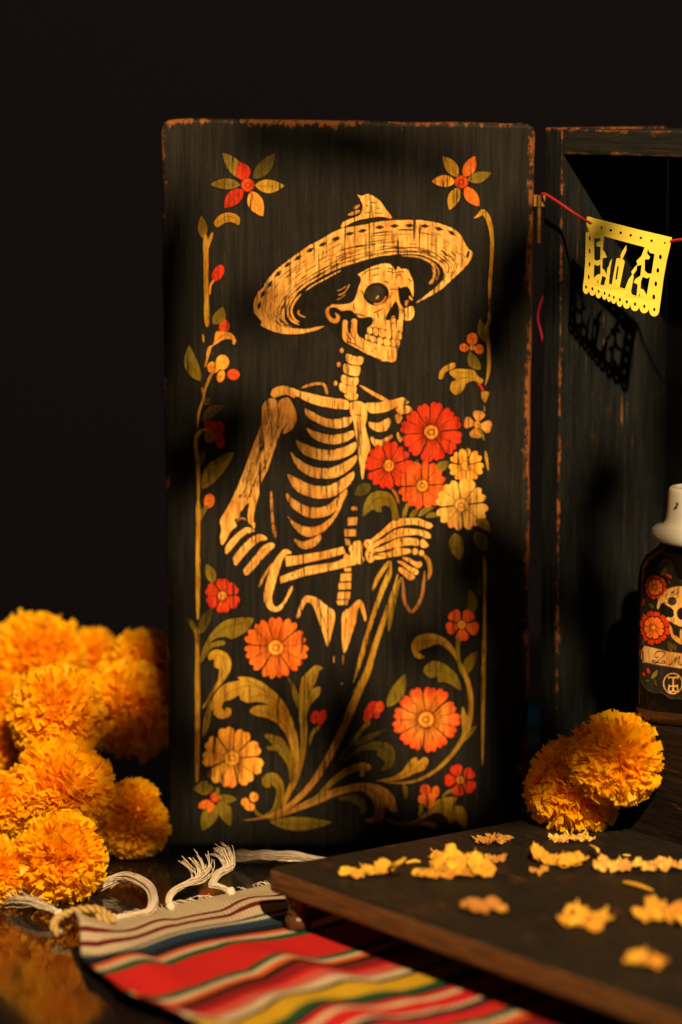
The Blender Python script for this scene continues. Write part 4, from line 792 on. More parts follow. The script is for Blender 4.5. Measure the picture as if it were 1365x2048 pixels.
# label: flat cut-out sheet on the front face of the bottle
ln_ = Vector((math.sin(BYAW), -math.cos(BYAW), 0)); lp0 = BC + ln_ * (BR_ * 0.8 + 0.0006)
def conform(p, lift):
    """press a point of the label plane onto the rounded front of the bottle"""
    q = p - BC; q.rotate(Matrix.Rotation(-BYAW, 3, 'Z')); x = min(abs(q.x), BR_ * 0.997); e = 3.2
    y = -0.8 * BR_ * (1 - (x / BR_) ** e) ** (1 / e); w = Vector((q.x if abs(q.x) < BR_ * 0.997 else math.copysign(BR_ * 0.997, q.x), y - lift, q.z)); w.rotate(Matrix.Rotation(BYAW, 3, 'Z')); return BC + w
def label_map(px, py, layer): return conform(onplane(px, py, lp0, ln_), 0.0004 + 0.00012 * layer)
M_LAB = paint_mat('label_print', rough=0.55, amount=0.35)
MIR = 735
def strip_fill(a, pts, tile, layer, col):
    """fill an outline in narrow columns so that it can follow the curved glass"""
    P = crspline(a.px(pts, tile), 5, True); x0, x1 = min(p[0] for p in P), max(p[0] for p in P); N = 40
    def cut(x):
        ys = []
        for i in range(len(P)):
            p, q = P[i - 1], P[i]
            if (p[0] - x) * (q[0] - x) < 0: ys.append(p[1] + (q[1] - p[1]) * (x - p[0]) / (q[0] - p[0]))
        return (min(ys), max(ys)) if len(ys) >= 2 else None
    prev = None
    for k in range(N + 1):
        x = x0 + 0.05 + (x1 - x0 - 0.1) * k / N; c = cut(x)
        if c is None: prev = None; continue
        row = [(x, c[0]), (x, c[1])]
        b = len(a.v)
        for p in row: a.v.append(a.map(p[0], p[1], layer)); a.c.append(col)
        if prev is not None: a.f.append((prev, prev + 1, b + 1, b))
        prev = b
def label_sheet(a):
    L = [(680, 350), (625, 340), (600, 270), (560, 210), (560, 140), (510, 80), (440, 75), (370, 130), (335, 180), (220, 205), (200, 240), (130, 280), (110, 450), (100, 600), (70, 800), (60, 1000), (50, 1300), (45, 1450), (70, 1620), (80, 1720), (150, 1820), (230, 1860), (300, 1880), (430, 1890), (480, 1930), (560, 1965), (640, 1955)]
    full = L + [(2 * MIR - x, y + 60) for x, y in L[::-1]]
    rim = [(x + (6 if x > MIR else -6), y + (6 if y > 1000 else -6)) for x, y in full]
    strip_fill(a, rim, 'B2', 0.3, (0.10, 0.085, 0.055)); strip_fill(a, full, 'B2', 1, (0.020, 0.020, 0.018))
A_ = Art(label_map); label_sheet(A_); lab = A_.make('label', M_LAB, None, BC); lab.parent = bot; lab.matrix_parent_inverse = Matrix.Rotation(-BYAW, 4, 'Z')
def lpart(fn, name):
    a = Art(label_map); a.fine = 5.0; fn(a); o = a.make(name, M_LAB, None, BC); o.parent = lab
    return o
def lflower(cx, cy, r):
    def fn(a):
        a.flower(cx, cy, r, 12, ORED, RED, 0.2, 0.05, 'B2', cr=0, lines=False); 
        b = len(a.v); a.map = lambda x, y, l: label_map(x, y, l + 3); a.flower(cx - r * 0.03, cy - r * 0.02, r * 0.66, 8, ORANGE, ORANGE, 0.5, 0.05, 'B2', lines=True, cr=0.16)
    return fn
lpart(lflower(310, 445, 165), 'printed_flower'); lpart(lflower(290, 1000, 235), 'printed_flower')
def lskull(a):
    SK = (0.70, 0.42, 0.13)
    a.poly(SK, [(330, 700), (370, 580), (450, 490), (560, 440), (680, 425), (820, 440), (960, 520), (1050, 650), (1060, 820), (1010, 900), (960, 960), (830, 1000), (690, 980), (640, 970), (520, 910), (450, 890), (480, 850), (540, 855), (570, 800), (480, 690), (400, 660), (350, 740)], 'B2', halo=1)
    a.poly(INK, [(480, 690), (540, 730), (568, 770), (560, 800), (540, 840), (470, 840), (400, 800), (370, 720), (420, 670)], 'B2', layer=3, halo=0)
    a.ell(INK, 680, 800, 72, 85, 'B2', layer=3, halo=0); a.ell(INK, 905, 830, 72, 80, 'B2', layer=3, halo=0); a.poly(INK, [(790, 880), (820, 950), (790, 970), (760, 950)], 'B2', layer=3, halo=0)
    a.ell((0.05, 0.035, 0.015), 545, 630, 62, 60, 'B2', layer=3, halo=0)
    a.poly(SK, [(505, 960), (540, 990), (560, 1080), (620, 1120), (700, 1180), (800, 1200), (900, 1160), (930, 1030), (880, 1020), (840, 1060), (700, 1060), (660, 1010), (650, 1120), (690, 1210), (660, 1220), (580, 1165), (530, 1100)], 'B2', halo=1)
    for x, y in ((545, 885), (575, 870), (570, 905)): a.ell(INK, x, y, 8, 8, 'B2', layer=4, halo=0)
    a.ink([(632, 430), (625, 520), (615, 600)], 1.2, 'B2'); rnd = random.Random(3)
    for k in range(34):
        x = rnd.uniform(400, 600); y = 470 + (600 - x) * 0.5 + rnd.uniform(0, 120); a.ink([(x, y), (x + 45, y - 26)], 0.6, 'B2')
    a.ink([(390, 660), (470, 655), (550, 640)], 0.9, 'B2')
lpart(lskull, 'printed_skull')
def lbanner(a):
    BN = (0.62, 0.40, 0.16)
    a.poly((0.09, 0.06, 0.03), [(78, 1330), (138, 1236), (300, 1265), (480, 1305), (700, 1335), (900, 1370), (900, 1580), (700, 1562), (430, 1527), (160, 1488), (106, 1500), (72, 1420)], 'B2', layer=2, sm=False, halo=0)
    a.poly(BN, [(90, 1330), (145, 1250), (300, 1278), (480, 1318), (700, 1348), (890, 1384), (890, 1564), (700, 1550), (430, 1513), (160, 1474), (112, 1484), (84, 1420)], 'B2', layer=3, sm=False, halo=0)
    for k in range(16): a.ink([(95 + k % 3, 1330 + k * 9), (130 + (k * 7) % 20, 1332 + k * 9)], 0.5, 'B2', 5)
    for q in ([(365, 1388), (322, 1400), (304, 1362), (338, 1322), (405, 1312), (452, 1338), (432, 1372), (392, 1412), (350, 1456), (310, 1476), (266, 1456), (292, 1440), (340, 1466), (402, 1476)], [(442, 1440), (408, 1446), (394, 1472), (420, 1482), (441, 1446), (440, 1476), (468, 1464)], [(492, 1484), (518, 1498), (556, 1462), (606, 1388), (592, 1440), (576, 1502)], [(584, 1474), (652, 1384), (640, 1440), (628, 1504)], [(664, 1446), (650, 1496), (676, 1496), (700, 1450), (692, 1500), (712, 1494)]):
        a.stroke(INK, q, [1.1, 1.6, 1.2, 1.7, 1.1], 'B2', 6, 0, 6, (0.7, 0.7))
lpart(lbanner, 'printed_banner')
def lemblem(a):
    g = (0.66, 0.40, 0.13); R0 = [(555 + 128 * math.cos(t), 1755 + 138 * math.sin(t)) for t in [2 * math.pi * k / 32 for k in range(33)]]
    a.stroke(g, R0, 2.2, 'B2', 3, 0, 2, (1, 1))
    for q, w in (([(498, 1668), (560, 1674), (622, 1668)], 2.6), ([(496, 1650), (500, 1690)], 2.4), ([(626, 1650), (622, 1690)], 2.4), ([(560, 1674), (561, 1730), (560, 1790)], 3.0), ([(500, 1788), (560, 1792), (622, 1788)], 2.8), ([(504, 1770), (506, 1810)], 2.2), ([(618, 1770), (616, 1810)], 2.2),
                 ([(506, 1790), (498, 1835), (516, 1866), (546, 1858), (560, 1815), (560, 1795)], 2.4), ([(560, 1815), (574, 1858), (602, 1866), (624, 1838), (616, 1790)], 2.4)): a.stroke(g, q, w, 'B2', 4, 0, 5, (0.9, 0.9))
lpart(lemblem, 'printed_emblem')
def lsprig(a):
    for b, t, w, c in (((390, 280), (470, 150), 0.5, DOLIVE), ((520, 400), (485, 340), 0.4, DOLIVE), ((340, 1810), (240, 1640), 0.1, DOLIVE), ((250, 1690), (345, 1565), 0.4, OLIVE), ((220, 1720), (155, 1735), 0.5, DOLIVE), ((300, 1790), (310, 1700), 0.4, DOLIVE), ((290, 730), (190, 670), 0.45, DOLIVE), ((90, 860), (150, 790), 0.5, DOLIVE), ((100, 1250), (130, 1140), 0.4, DOLIVE), ((530, 1320), (490, 1170), 0.5, DOLIVE), ((590, 1310), (560, 1190), 0.4, DOLIVE), ((90, 1080), (80, 980), 0.4, DOLIVE)):
        a.leaf(c, b, t, w, 0.05, 'B2', vein=False)
    for x, y, rx, ry, r in ((480, 275, 24, 18, 0.3), (520, 300, 24, 20, 0.6), (125, 640, 20, 32, 0), (120, 690, 16, 20, 0), (130, 1640, 22, 30, -.4), (205, 1590, 24, 38, -.3), (60, 1345, 12, 24, 0), (50, 1390, 10, 14, 0)): a.ell(RED, x, y, rx, ry, 'B2', r, layer=3, halo=0.8)
lpart(lsprig, 'printed_sprig')

# ------------------------------------------------------------------ red cord and yellow papel picado
PY = -0.062
pn = Vector((math.sin(math.radians(-14)), -math.cos(math.radians(-14)), 0)); pp0 = ony(1258, 530, PY)
def pic_map(px, py, layer=0):
    p = onplane(px, py, pp0, pn); u = (px - 1175) / 170; w = (py - 450) / 160
    p += pn * (0.0055 * math.sin(u * 3.0 + 0.4) * w - 0.004 * max(0, w - 0.6) + 0.0012 * math.sin(w * 5 + u)); return p
def P_(pts): return [(1060 + x / 4.55, 360 + y / 4.55) for x, y in pts]
top_edge = [(520, 332), (720, 382), (1000, 452), (1295, 522)]
rightE = [(1280, 600), (1245, 740), (1215, 900), (1195, 1050), (1178, 1180)]
scal = []
cent = [(1133, 1180), (1045, 1150), (962, 1130), (888, 1108), (825, 1090), (770, 1068), (728, 1052), (685, 1032), (630, 1015), (572, 992), (513, 976)]
hw = [44, 42, 40, 36, 30, 26, 22, 26, 30, 31, 31]
for (cx, cy), h in zip(cent, hw):
    for a in (0.35, 0.8, 1.3, math.pi - 1.3, math.pi - 0.8, math.pi - 0.35): scal.append((cx + h * math.cos(a) * 1.0, cy + 6 + 56 * math.sin(a) * (0.9 if h < 30 else 1)))
leftE = [(485, 960), (498, 880), (508, 760), (512, 600), (512, 450)]
outer = top_edge + rightE + scal + leftE
def dia(cx, cy, rx, ry, n=8, e=1.0): return [(cx + rx * math.cos(2 * math.pi * k / n), cy + ry * math.sin(2 * math.pi * k / n)) for k in range(n)]
holes = [dia(553, 397, 9, 10), dia(1231, 572, 9, 10)]
holes += [dia(x, y, 15, 15, 4) for x, y in ((655, 435), (740, 457), (831, 480), (922, 502), (1014, 526), (1112, 552))]
holes += [dia(x, y, 9, 24) for x, y in ((549, 530), (549, 645), (548, 765), (540, 882))] + [dia(x, y, 13, 24) for x, y in ((1190, 700), (1166, 823), (1146, 945), (1128, 1065))]
holes += [dia(x, y, 9 if 600 < x < 800 else 11, 17) for x, y in [(c[0], c[1] - 2) for c in cent]]
holes += [[(680, 510), (860, 560), (1050, 610), (1020, 690), (975, 735), (985, 765), (960, 790), (930, 830), (935, 860), (905, 900), (870, 990), (822, 975), (870, 740), (850, 715), (885, 640), (885, 590), (845, 650), (830, 690), (835, 712), (795, 712), (770, 850), (752, 948), (724, 945), (740, 800), (755, 712), (735, 745), (722, 790), (712, 800), (705, 860), (685, 820), (665, 800), (668, 710), (708, 702), (690, 660), (668, 630)],
          [(590, 532), (648, 528), (648, 550), (610, 570), (612, 600), (650, 610), (648, 720), (610, 735), (592, 720)], [(592, 765), (625, 780), (648, 765), (650, 850), (615, 862), (585, 890)], [(665, 870), (700, 885), (680, 960), (645, 950)],
          [(1080, 625), (1092, 660), (1138, 672), (1110, 850), (1080, 855), (1048, 822), (1050, 720), (1085, 722), (1098, 700), (1070, 665)], [(1030, 880), (1070, 895), (1095, 880), (1065, 1048), (1040, 1000), (1010, 985), (1015, 920)], [(980, 780), (1022, 770), (1010, 870), (965, 900), (950, 930), (985, 950), (975, 1055), (932, 1040), (925, 1010), (950, 880), (945, 860), (975, 820)], [(800, 790), (818, 775), (800, 905), (783, 905)], [(620, 918), (632, 905), (628, 940), (618, 942)], [(998, 1040), (1006, 1030), (1004, 1062), (996, 1062)]]
def picado():
    def dens(lp, step=3.0):
        out = []
        for i, p in enumerate(lp):
            q = lp[(i + 1) % len(lp)]; n = max(1, int(math.hypot(q[0] - p[0], q[1] - p[1]) / step))
            for k in range(n): out.append((p[0] + (q[0] - p[0]) * k / n, p[1] + (q[1] - p[1]) * k / n))
        return out
    loops = [dens(P_(outer))] + [dens(P_(h)) for h in holes]
    flat = [p for lp in loops for p in lp]
    tris = tessellate_polygon([[Vector((p[0], p[1], 0)) for p in lp] for lp in loops])
    org = pic_map(1258, 450)
    me = mesh_from('paper_banner', [pic_map(*p) - org for p in flat], [tuple(t) for t in tris])
    bm = bmesh.new(); bm.from_mesh(me); bmesh.ops.recalc_face_normals(bm, faces=bm.faces); bm.to_mesh(me); bm.free()
    t = NT('yellow_card'); t.base(t.mix(t.noise(t.coord(), 260, 4), (0.70, 0.57, 0.075), (0.61, 0.49, 0.06))); t.set(Roughness=0.7, **{'Specular_IOR_Level': 0.2}); t.bump(t.noise(t.coord(), 900, 3), 0.15, 0.0005)
    o = obj('paper_banner', me, t.m); o.location = org
    sm = o.modifiers.new('thick', 'SOLIDIFY'); sm.thickness = 0.0006; sm.offset = 0
    return tag(o, 'yellow cut paper banner with three candles, hanging on a red cord', 'paper banner')
picado()
M_CORD = NT('red_cotton_cord'); M_CORD.base(M_CORD.mix(M_CORD.noise(M_CORD.coord(), 900, 3), (0.55, 0.012, 0.030), (0.33, 0.006, 0.018))); M_CORD.set(Roughness=0.8); M_CORD = M_CORD.m
def twisted(pts, R, pitch):
    v, f = [], []; P = [Vector(p) for p in crspline(pts, 24)]
    d = [0.0]
    for a, b in zip(P, P[1:]): d.append(d[-1] + (b - a).length)
    for ph in (0, math.pi):
        Q = []
        for i, p in enumerate(P):
            t = (P[min(i + 1, len(P) - 1)] - P[max(i - 1, 0)]).normalized(); a = t.cross(Vector((0, 1, 0.1))).normalized(); b = t.cross(a); th = d[i] / pitch * 2 * math.pi + ph
            Q.append(p + (a * math.cos(th) + b * math.sin(th)) * R * 0.55)
        tube(v, f, Q, R * 0.62, 6)
    return v, f
def cordpts(lst): return [tuple(ony(x, y, yy)) for x, y, yy in lst]
v, f = twisted(cordpts([(1082, 394, 0.0), (1090, 388, -0.010), (1120, 406, -0.025), (1150, 427, -0.040), (1182, 447, PY - 0.004)]), 0.0011, 0.0042)
v2, f2 = twisted(cordpts([(1330, 485, PY - 0.004), (1345, 482, PY - 0.01), (1370, 479, PY - 0.03), (1420, 480, -0.12), (1500, 470, -0.16)]), 0.0012, 0.0042)
v3, f3 = twisted(cordpts([(1088, 590, 0.016), (1080, 612, 0.014), (1076, 635, 0.014), (1080, 655, 0.015), (1084, 672, 0.016), (1087, 690, 0.017)]), 0.0007, 0.0030)
cord = empty('red_cord', ony(1090, 388, -0.01))
for vv, ff in ((v, f), (v2, f2), (v3, f3)): smooth(obj('cord_span', mesh_from('cord_span', [p - cord.location for p in vv], ff), M_CORD, cord))
tag(cord, 'twisted red cord tied at the brass hinge, carrying the yellow paper', 'cord')

# ------------------------------------------------------------------ striped blanket with knotted fringe
K0 = onz(142, 1866, 0.0); K1 = onz(590, 1766, 0.0)
kx = (K1 - K0).normalized(); kyv = Vector((kx.y, -kx.x, 0))         # kx along the stripes, kyv towards the camera
kl_ = onz(400, 2050, 0.0) - K0; kskew = kl_ / kl_.dot(kyv)           # run of the left hem for each metre across the stripes
S = lambda y: ((onz(560, y, 0.004) - K0).dot(kyv)) * 1.0
BL = 0.52; BWd = 0.62
STRIPES = [(1774, 'cream'), (1793, 'maroon'), (1798, 'cream'), (1805, 'maroon'), (1811, 'cream'), (1821, 'teal'), (1824, 'cream'), (1828, 'teal'), (1831, 'blue'), (1842, 'navy'), (1854, 'orange'), (1860, 'cream'), (1867, 'green'), (1876, 'red'), (1928, 'green'), (1936, 'cream'), (1944, 'orange'), (1951, 'black'), (1960, 'dred'), (1973, 'red'), (1980, 'pink'), (1993, 'cream'), (2007, 'black'), (2013, 'yellow'), (2039, 'green'), (2053, 'black'), (2059, 'red'), (2067, 'cream'), (2075, 'red'), (2097, 'cream'), (2103, 'navy'), (2115, 'red'), (2137, 'green'), (2149, 'cream'), (2159, 'orange'), (2171, 'dred')]
CC = {'cream': (0.66, 0.55, 0.40), 'maroon': (0.16, 0.009, 0.014), 'teal': (0.025, 0.10, 0.15), 'ice': (0.17, 0.23, 0.24), 'blue': (0.012, 0.048, 0.115), 'navy': (0.005, 0.010, 0.026), 'orange': (0.76, 0.13, 0.02), 'green': (0.010, 0.090, 0.038), 'red': (0.68, 0.018, 0.020), 'black': (0.010, 0.008, 0.008), 'dred': (0.26, 0.007, 0.012), 'pink': (0.60, 0.12, 0.10), 'yellow': (0.70, 0.44, 0.02)}
s0 = S(STRIPES[0][0]); smax = S(2171) + 0.04
bk_ = NT('woven_stripes')
uv = bk_.n('ShaderNodeUVMap'); sep = bk_.n('ShaderNodeSeparateXYZ'); bk_.l(uv.outputs[0], sep.inputs[0])
wob = bk_.noise(bk_.coord((1, 1, 1), 'UV'), 260, 2, 0.5)
tt = bk_.math('ADD', sep.outputs[1], bk_.math('MULTIPLY', bk_.math('SUBTRACT', wob, 0.5), 0.004))
nd = bk_.n('ShaderNodeValToRGB'); cr = nd.color_ramp; cr.interpolation = 'CONSTANT'
nd2 = bk_.n('ShaderNodeValToRGB'); cr2 = nd2.color_ramp; cr2.interpolation = 'CONSTANT'
half = 16; SPLIT = S(STRIPES[half][0]) / smax
for ramp_, lst in ((cr, STRIPES[:half]), (cr2, STRIPES[half:])):
    while len(ramp_.elements) < len(lst): ramp_.elements.new(0.99)
    for e, (y, c) in zip(ramp_.elements, lst): e.position = max(0, (S(y)) / smax) if y != STRIPES[0][0] else 0.0; e.color = (*CC[c], 1)
bk_.l(tt, nd.inputs[0]); bk_.l(tt, nd2.inputs[0])
colr = bk_.mix(bk_.math('GREATER_THAN', tt, SPLIT), nd.outputs[0], nd2.outputs[0])
weave = bk_.n('ShaderNodeTexWave', wave_type='BANDS', bands_direction='X'); bk_.l(bk_.coord((1, 1, 1), 'UV'), weave.inputs[0]); weave.inputs['Scale'].default_value = 48; weave.inputs['Distortion'].default_value = 1.5
weave2 = bk_.n('ShaderNodeTexWave', wave_type='BANDS', bands_direction='Y'); bk_.l(bk_.coord((1, 1, 1), 'UV'), weave2.inputs[0]); weave2.inputs['Scale'].default_value = 48; weave2.inputs['Distortion'].default_value = 1.5
wv = bk_.math('MULTIPLY', weave.outputs['Fac'], weave2.outputs['Fac'])
colr = bk_.mix(bk_.math('MULTIPLY', bk_.math('SUBTRACT', 1.0, wv), 0.5), colr, (0.02, 0.015, 0.015))
bk_.base(colr); bk_.set(Roughness=0.9, **{'Specular_IOR_Level': 0.05}); bk_.bump(wv, 0.8, 0.0016)
blanket = empty('striped_blanket', K0); tag(blanket, 'striped woven blanket in red, green, blue and cream under the riser', 'blanket')
def blanket_pt(u, vv):
    """u along the stripes (m), vv from the fringed edge towards the camera (m)"""
    lefte = -0.034 * math.sin(math.pi * min(1, vv / 0.30)) + 0.003 * math.sin(vv * 60)
    uu = u + lefte * max(0, 1 - u / 0.30)
    skew = 0.10 * vv * max(0, 1 - u / 0.3)
    w = K0 + kx * uu + kskew * vv
    wave = 0.0060 * math.sin(u * 42 + vv * 10) * math.sin(vv * 9 + 0.4) + 0.0026 * math.sin(u * 90 - vv * 30 + 2)
    d = (w - Vector((RL.x, RL.y, 0))); under = d.dot(Evec) > -0.02 and d.dot(Dvec) > -0.02
    h = 0.0042 + (0.0 if under else 1.0) * max(0, wave + 0.002) * min(1, vv / 0.03) 
    if not under:
        dist = min(abs(d.dot(Evec) + 0.02), abs(d.dot(Dvec) + 0.02)) if (d.dot(Evec) < -0.02 or d.dot(Dvec) < -0.02) else 0
        h = 0.0042 + (h - 0.0042) * min(1, dist / 0.03)
    # ripples that shift the stripes, as on a cloth pushed together
    w += kyv * (0.009 * math.sin(u * 42 + 0.6) * math.sin(min(1, vv / 0.08) * 1.5) * max(0.0, 1 - u / 0.4))
    # rolled corner at the far left
    cn = max(0, 1 - math.hypot(u / 0.035, (vv - 0.012) / 0.035)); h += 0.012 * cn
    edge = max(0, 1 - u / 0.012); h += 0.004 * edge * (0.6 + 0.4 * math.sin(vv * 40))
    w.z = h; return w
NU, NV = 130, 110
verts, faces, uvs = [], [], []
for j in range(NV + 1):
    for i in range(NU + 1):
        u, vv = BWd * (i / NU) ** 1.2, smax * j / NV; verts.append(blanket_pt(u, vv) - K0); uvs.append((u / smax, vv / smax))
for j in range(NV):
    for i in range(NU): a = j * (NU + 1) + i; faces.append((a, a + NU + 1, a + NU + 2, a + 1))
me = mesh_from('cloth', verts, faces); ul = me.uv_layers.new(name='UVMap')
for lp in me.loops: ul.data[lp.index].uv = uvs[lp.vertex_index]
cl = smooth(obj('cloth', me, bk_.m, blanket)); sm = cl.modifiers.new('thick', 'SOLIDIFY'); sm.thickness = 0.0018; sm.offset = -1
M_FR = NT('cotton_fringe'); M_FR.base(M_FR.mix(M_FR.noise(M_FR.coord(), 300, 3), (0.62, 0.54, 0.44), (0.44, 0.37, 0.30))); M_FR.set(Roughness=0.9, **{'Sheen_Weight': 0.2}); M_FR = M_FR.m
def tassel(path, n, r0, spread, seed, knot=None, fray=0.006, th=0.00030):
    """bundle of cotton threads along path (world points)"""
    rnd = random.Random(seed); v, f = [], []; P = crspline([tuple(p) for p in path], 8); m = len(P)
    for _ in range(int(n * 1.7)):
        a0, rr = rnd.uniform(0, 2 * math.pi), rnd.random() ** 0.5; off = Vector((math.cos(a0), math.sin(a0) * 0.7, math.sin(a0 * 1.7) * 0.6)) * rr; Q = []; cut = m - rnd.randrange(0, max(1, m // 7)); wv = rnd.uniform(0, 6)
        fr = Vector((rnd.uniform(-1, 1), rnd.uniform(-1, 1), rnd.uniform(-0.4, 1)))
        for i in range(cut):
            t = i / (m - 1); q = Vector(P[i]) + off * (r0 + spread * t) + fr * fray * t ** 3 + Vector((0, 0, 1)) * 0.0006 * math.sin(t * 20 + wv); q.z = max(q.z, 0.0016); Q.append(q)
        tube(v, f, Q, th, 4)
    return v, f
def add_tassel(px_path, n, r0, spread, seed, knot=None, fray=0.006, label=None):
    path = [onz(x, y, z) for x, y, z in px_path]; v, f = tassel(path, n, r0, spread, seed, knot, fray)
    o = smooth(obj('tassel', mesh_from('tassel', [p - K0 for p in v], f), M_FR, blanket))
    if knot:
        kp = onz(*knot[:3]); bm = bmesh.new(); bmesh.ops.create_icosphere(bm, subdivisions=3, radius=knot[3])
        for q in bm.verts: q.co *= 1 + 0.16 * noise.noise(q.co * 420) + 0.08 * math.sin(q.co.x * 2400 + q.co.z * 1500)
        k = smooth(obj('knot', bm, M_FR, o)); k.location = kp - K0
    return o
add_tassel([(120, 1826, 0.006), (95, 1815, 0.010), (65, 1806, 0.010), (28, 1802, 0.006)], 34, 0.0016, 0.005, 1, (118, 1828, 0.006, 0.0038), 0.007)
add_tassel([(222, 1838, 0.005), (255, 1832, 0.006), (292, 1824, 0.009), (306, 1805, 0.012), (298, 1776, 0.014), (262, 1757, 0.013), (225, 1760, 0.009), (190, 1780, 0.004)], 34, 0.0024, 0.0035, 2, (226, 1838, 0.006, 0.0042), 0.002)
add_tassel([(342, 1812, 0.006), (338, 1800, 0.010), (348, 1780, 0.014), (375, 1768, 0.014), (398, 1760, 0.014), (405, 1745, 0.018), (392, 1725, 0.022)], 32, 0.0018, 0.004, 3, (342, 1814, 0.006, 0.0036), 0.011)
add_tassel([(462, 1785, 0.007), (440, 1774, 0.009), (425, 1770, 0.010), (436, 1748, 0.014), (458, 1735, 0.016), (450, 1712, 0.022), (438, 1708, 0.02)], 34, 0.0018, 0.004, 4, (462, 1784, 0.007, 0.0040), 0.008)
add_tassel([(650, 1728, 0.006), (600, 1716, 0.014), (550, 1712, 0.014), (510, 1714, 0.010), (468, 1716, 0.004)], 95, 0.0052, 0.001, 5, None, 0.004)
v, f = [], []; tube(v, f, crspline([tuple(onz(x, y, z)) for x, y, z in ((556, 1722, 0.006), (560, 1722, 0.018), (578, 1722, 0.026), (596, 1722, 0.020), (606, 1724, 0.006))], 8), 0.0007, 6)
smooth(obj('loose_thread', mesh_from('loose_thread', [p - K0 for p in v], f), M_FR, blanket))
rnd = random.Random(12); v, f = [], []
for k in range(70):                                              # loose warp ends along the edge
    u = rnd.uniform(0.02, 0.30); p = blanket_pt(u, 0.0); l = rnd.uniform(0.003, 0.012); sk = rnd.uniform(-1.6, 1.6)
    tube(v, f, [p + kyv * 0.002, p - kyv * l * 0.5 + kx * l * sk * 0.5 + Vector((0, 0, 0.001)), p - kyv * l + kx * l * sk - Vector((0, 0, 0.002))], 0.0003, 4)
smooth(obj('warp_ends', mesh_from('warp_ends', [p - K0 for p in v], f), M_FR, blanket))['kind'] = 'stuff'

# gilt twisted cord lying over the blanket's corner
v, f = twisted([tuple(onz(x, y, z)) for x, y, z in ((118, 1868, 0.004), (108, 1852, 0.009), (118, 1836, 0.012), (150, 1822, 0.015), (190, 1818, 0.016), (214, 1828, 0.013), (226, 1842, 0.010), (205, 1836, 0.012), (196, 1832, 0.013))], 0.0030, 0.011)
gm = NT('gilt_cord'); gm.base(gm.mix(gm.noise(gm.coord(), 500, 3), (0.52, 0.36, 0.12), (0.26, 0.16, 0.05))); gm.set(Roughness=0.5); gm.bump(gm.noise(gm.coord(), 1300, 2), 0.6, 0.001)
tag(smooth(obj('gold_cord', mesh_from('gold_cord', v, f), gm.m)), 'short golden twisted cord looped over the left corner of the blanket', 'cord')

# folded cloth standing behind the gap between door and cabinet
fcm = NT('folded_stripes')
tc_ = fcm.n('ShaderNodeTexCoord'); sp2 = fcm.n('ShaderNodeSeparateXYZ'); fcm.l(tc_.outputs['Object'], sp2.inputs[0])
FA, FB = onz(1076, 1490, 0.008), onz(1076, 1405, 0.008)
rel = lambda y: (onz(1076, y, 0.008).y - FA.y) / (FB.y - FA.y)
fcm.base(fcm.ramp(fcm.math('DIVIDE', sp2.outputs[1], FB.y - FA.y), [(0.0, (0.40, 0.34, 0.27)), (rel(1468), (0.05, 0.22, 0.06)), (rel(1453), (0.03, 0.45, 0.72)), (rel(1412), (0.02, 0.08, 0.14))], 'CONSTANT')); fcm.set(Roughness=0.9)
bmf = bmesh.new(); LY = FB.y - FA.y
for k in range(2):
    bmesh.ops.create_cube(bmf, size=1, matrix=Matrix.Translation((0.0, LY * 0.5 + 0.004 * k, 0.0022 + 0.004 * k)) @ Matrix.Diagonal((0.15, LY, 0.0039, 1)))
bmesh.ops.bevel(bmf, geom=list(bmf.edges), offset=0.0012, segments=2, affect='EDGES')
fc = obj('folded_cloth', bmf, fcm.m); fc.location = (FA.x, FA.y, 0.0005); tag(fc, 'blue and green folded cloth glimpsed in the gap between door and cabinet', 'cloth')

# ------------------------------------------------------------------ marigold pom-poms of tissue strips
pm = NT('orange_tissue')
at = pm.n('ShaderNodeAttribute', attribute_name='Col')
dif = pm.n('ShaderNodeBsdfDiffuse'); tra = pm.n('ShaderNodeBsdfTranslucent'); glo = pm.n('ShaderNodeBsdfGlossy'); glo.inputs['Roughness'].default_value = 0.42; glo.inputs['Color'].default_value = (1, 0.9, 0.7, 1)
mx = pm.n('ShaderNodeMixShader'); mx.inputs[0].default_value = 0.58; mx2 = pm.n('ShaderNodeMixShader'); mx2.inputs[0].default_value = 0.012
pm.l(at.outputs['Color'], dif.inputs[0]); pm.l(at.outputs['Color'], tra.inputs[0]); pm.l(dif.outputs[0], mx.inputs[1]); pm.l(tra.outputs[0], mx.inputs[2]); pm.l(mx.outputs[0], mx2.inputs[1]); pm.l(glo.outputs[0], mx2.inputs[2]); pm.l(mx2.outputs[0], pm.out.inputs[0])
M_CORE = simple('pom_core', (0.95, 0.40, 0.008), 0.9)
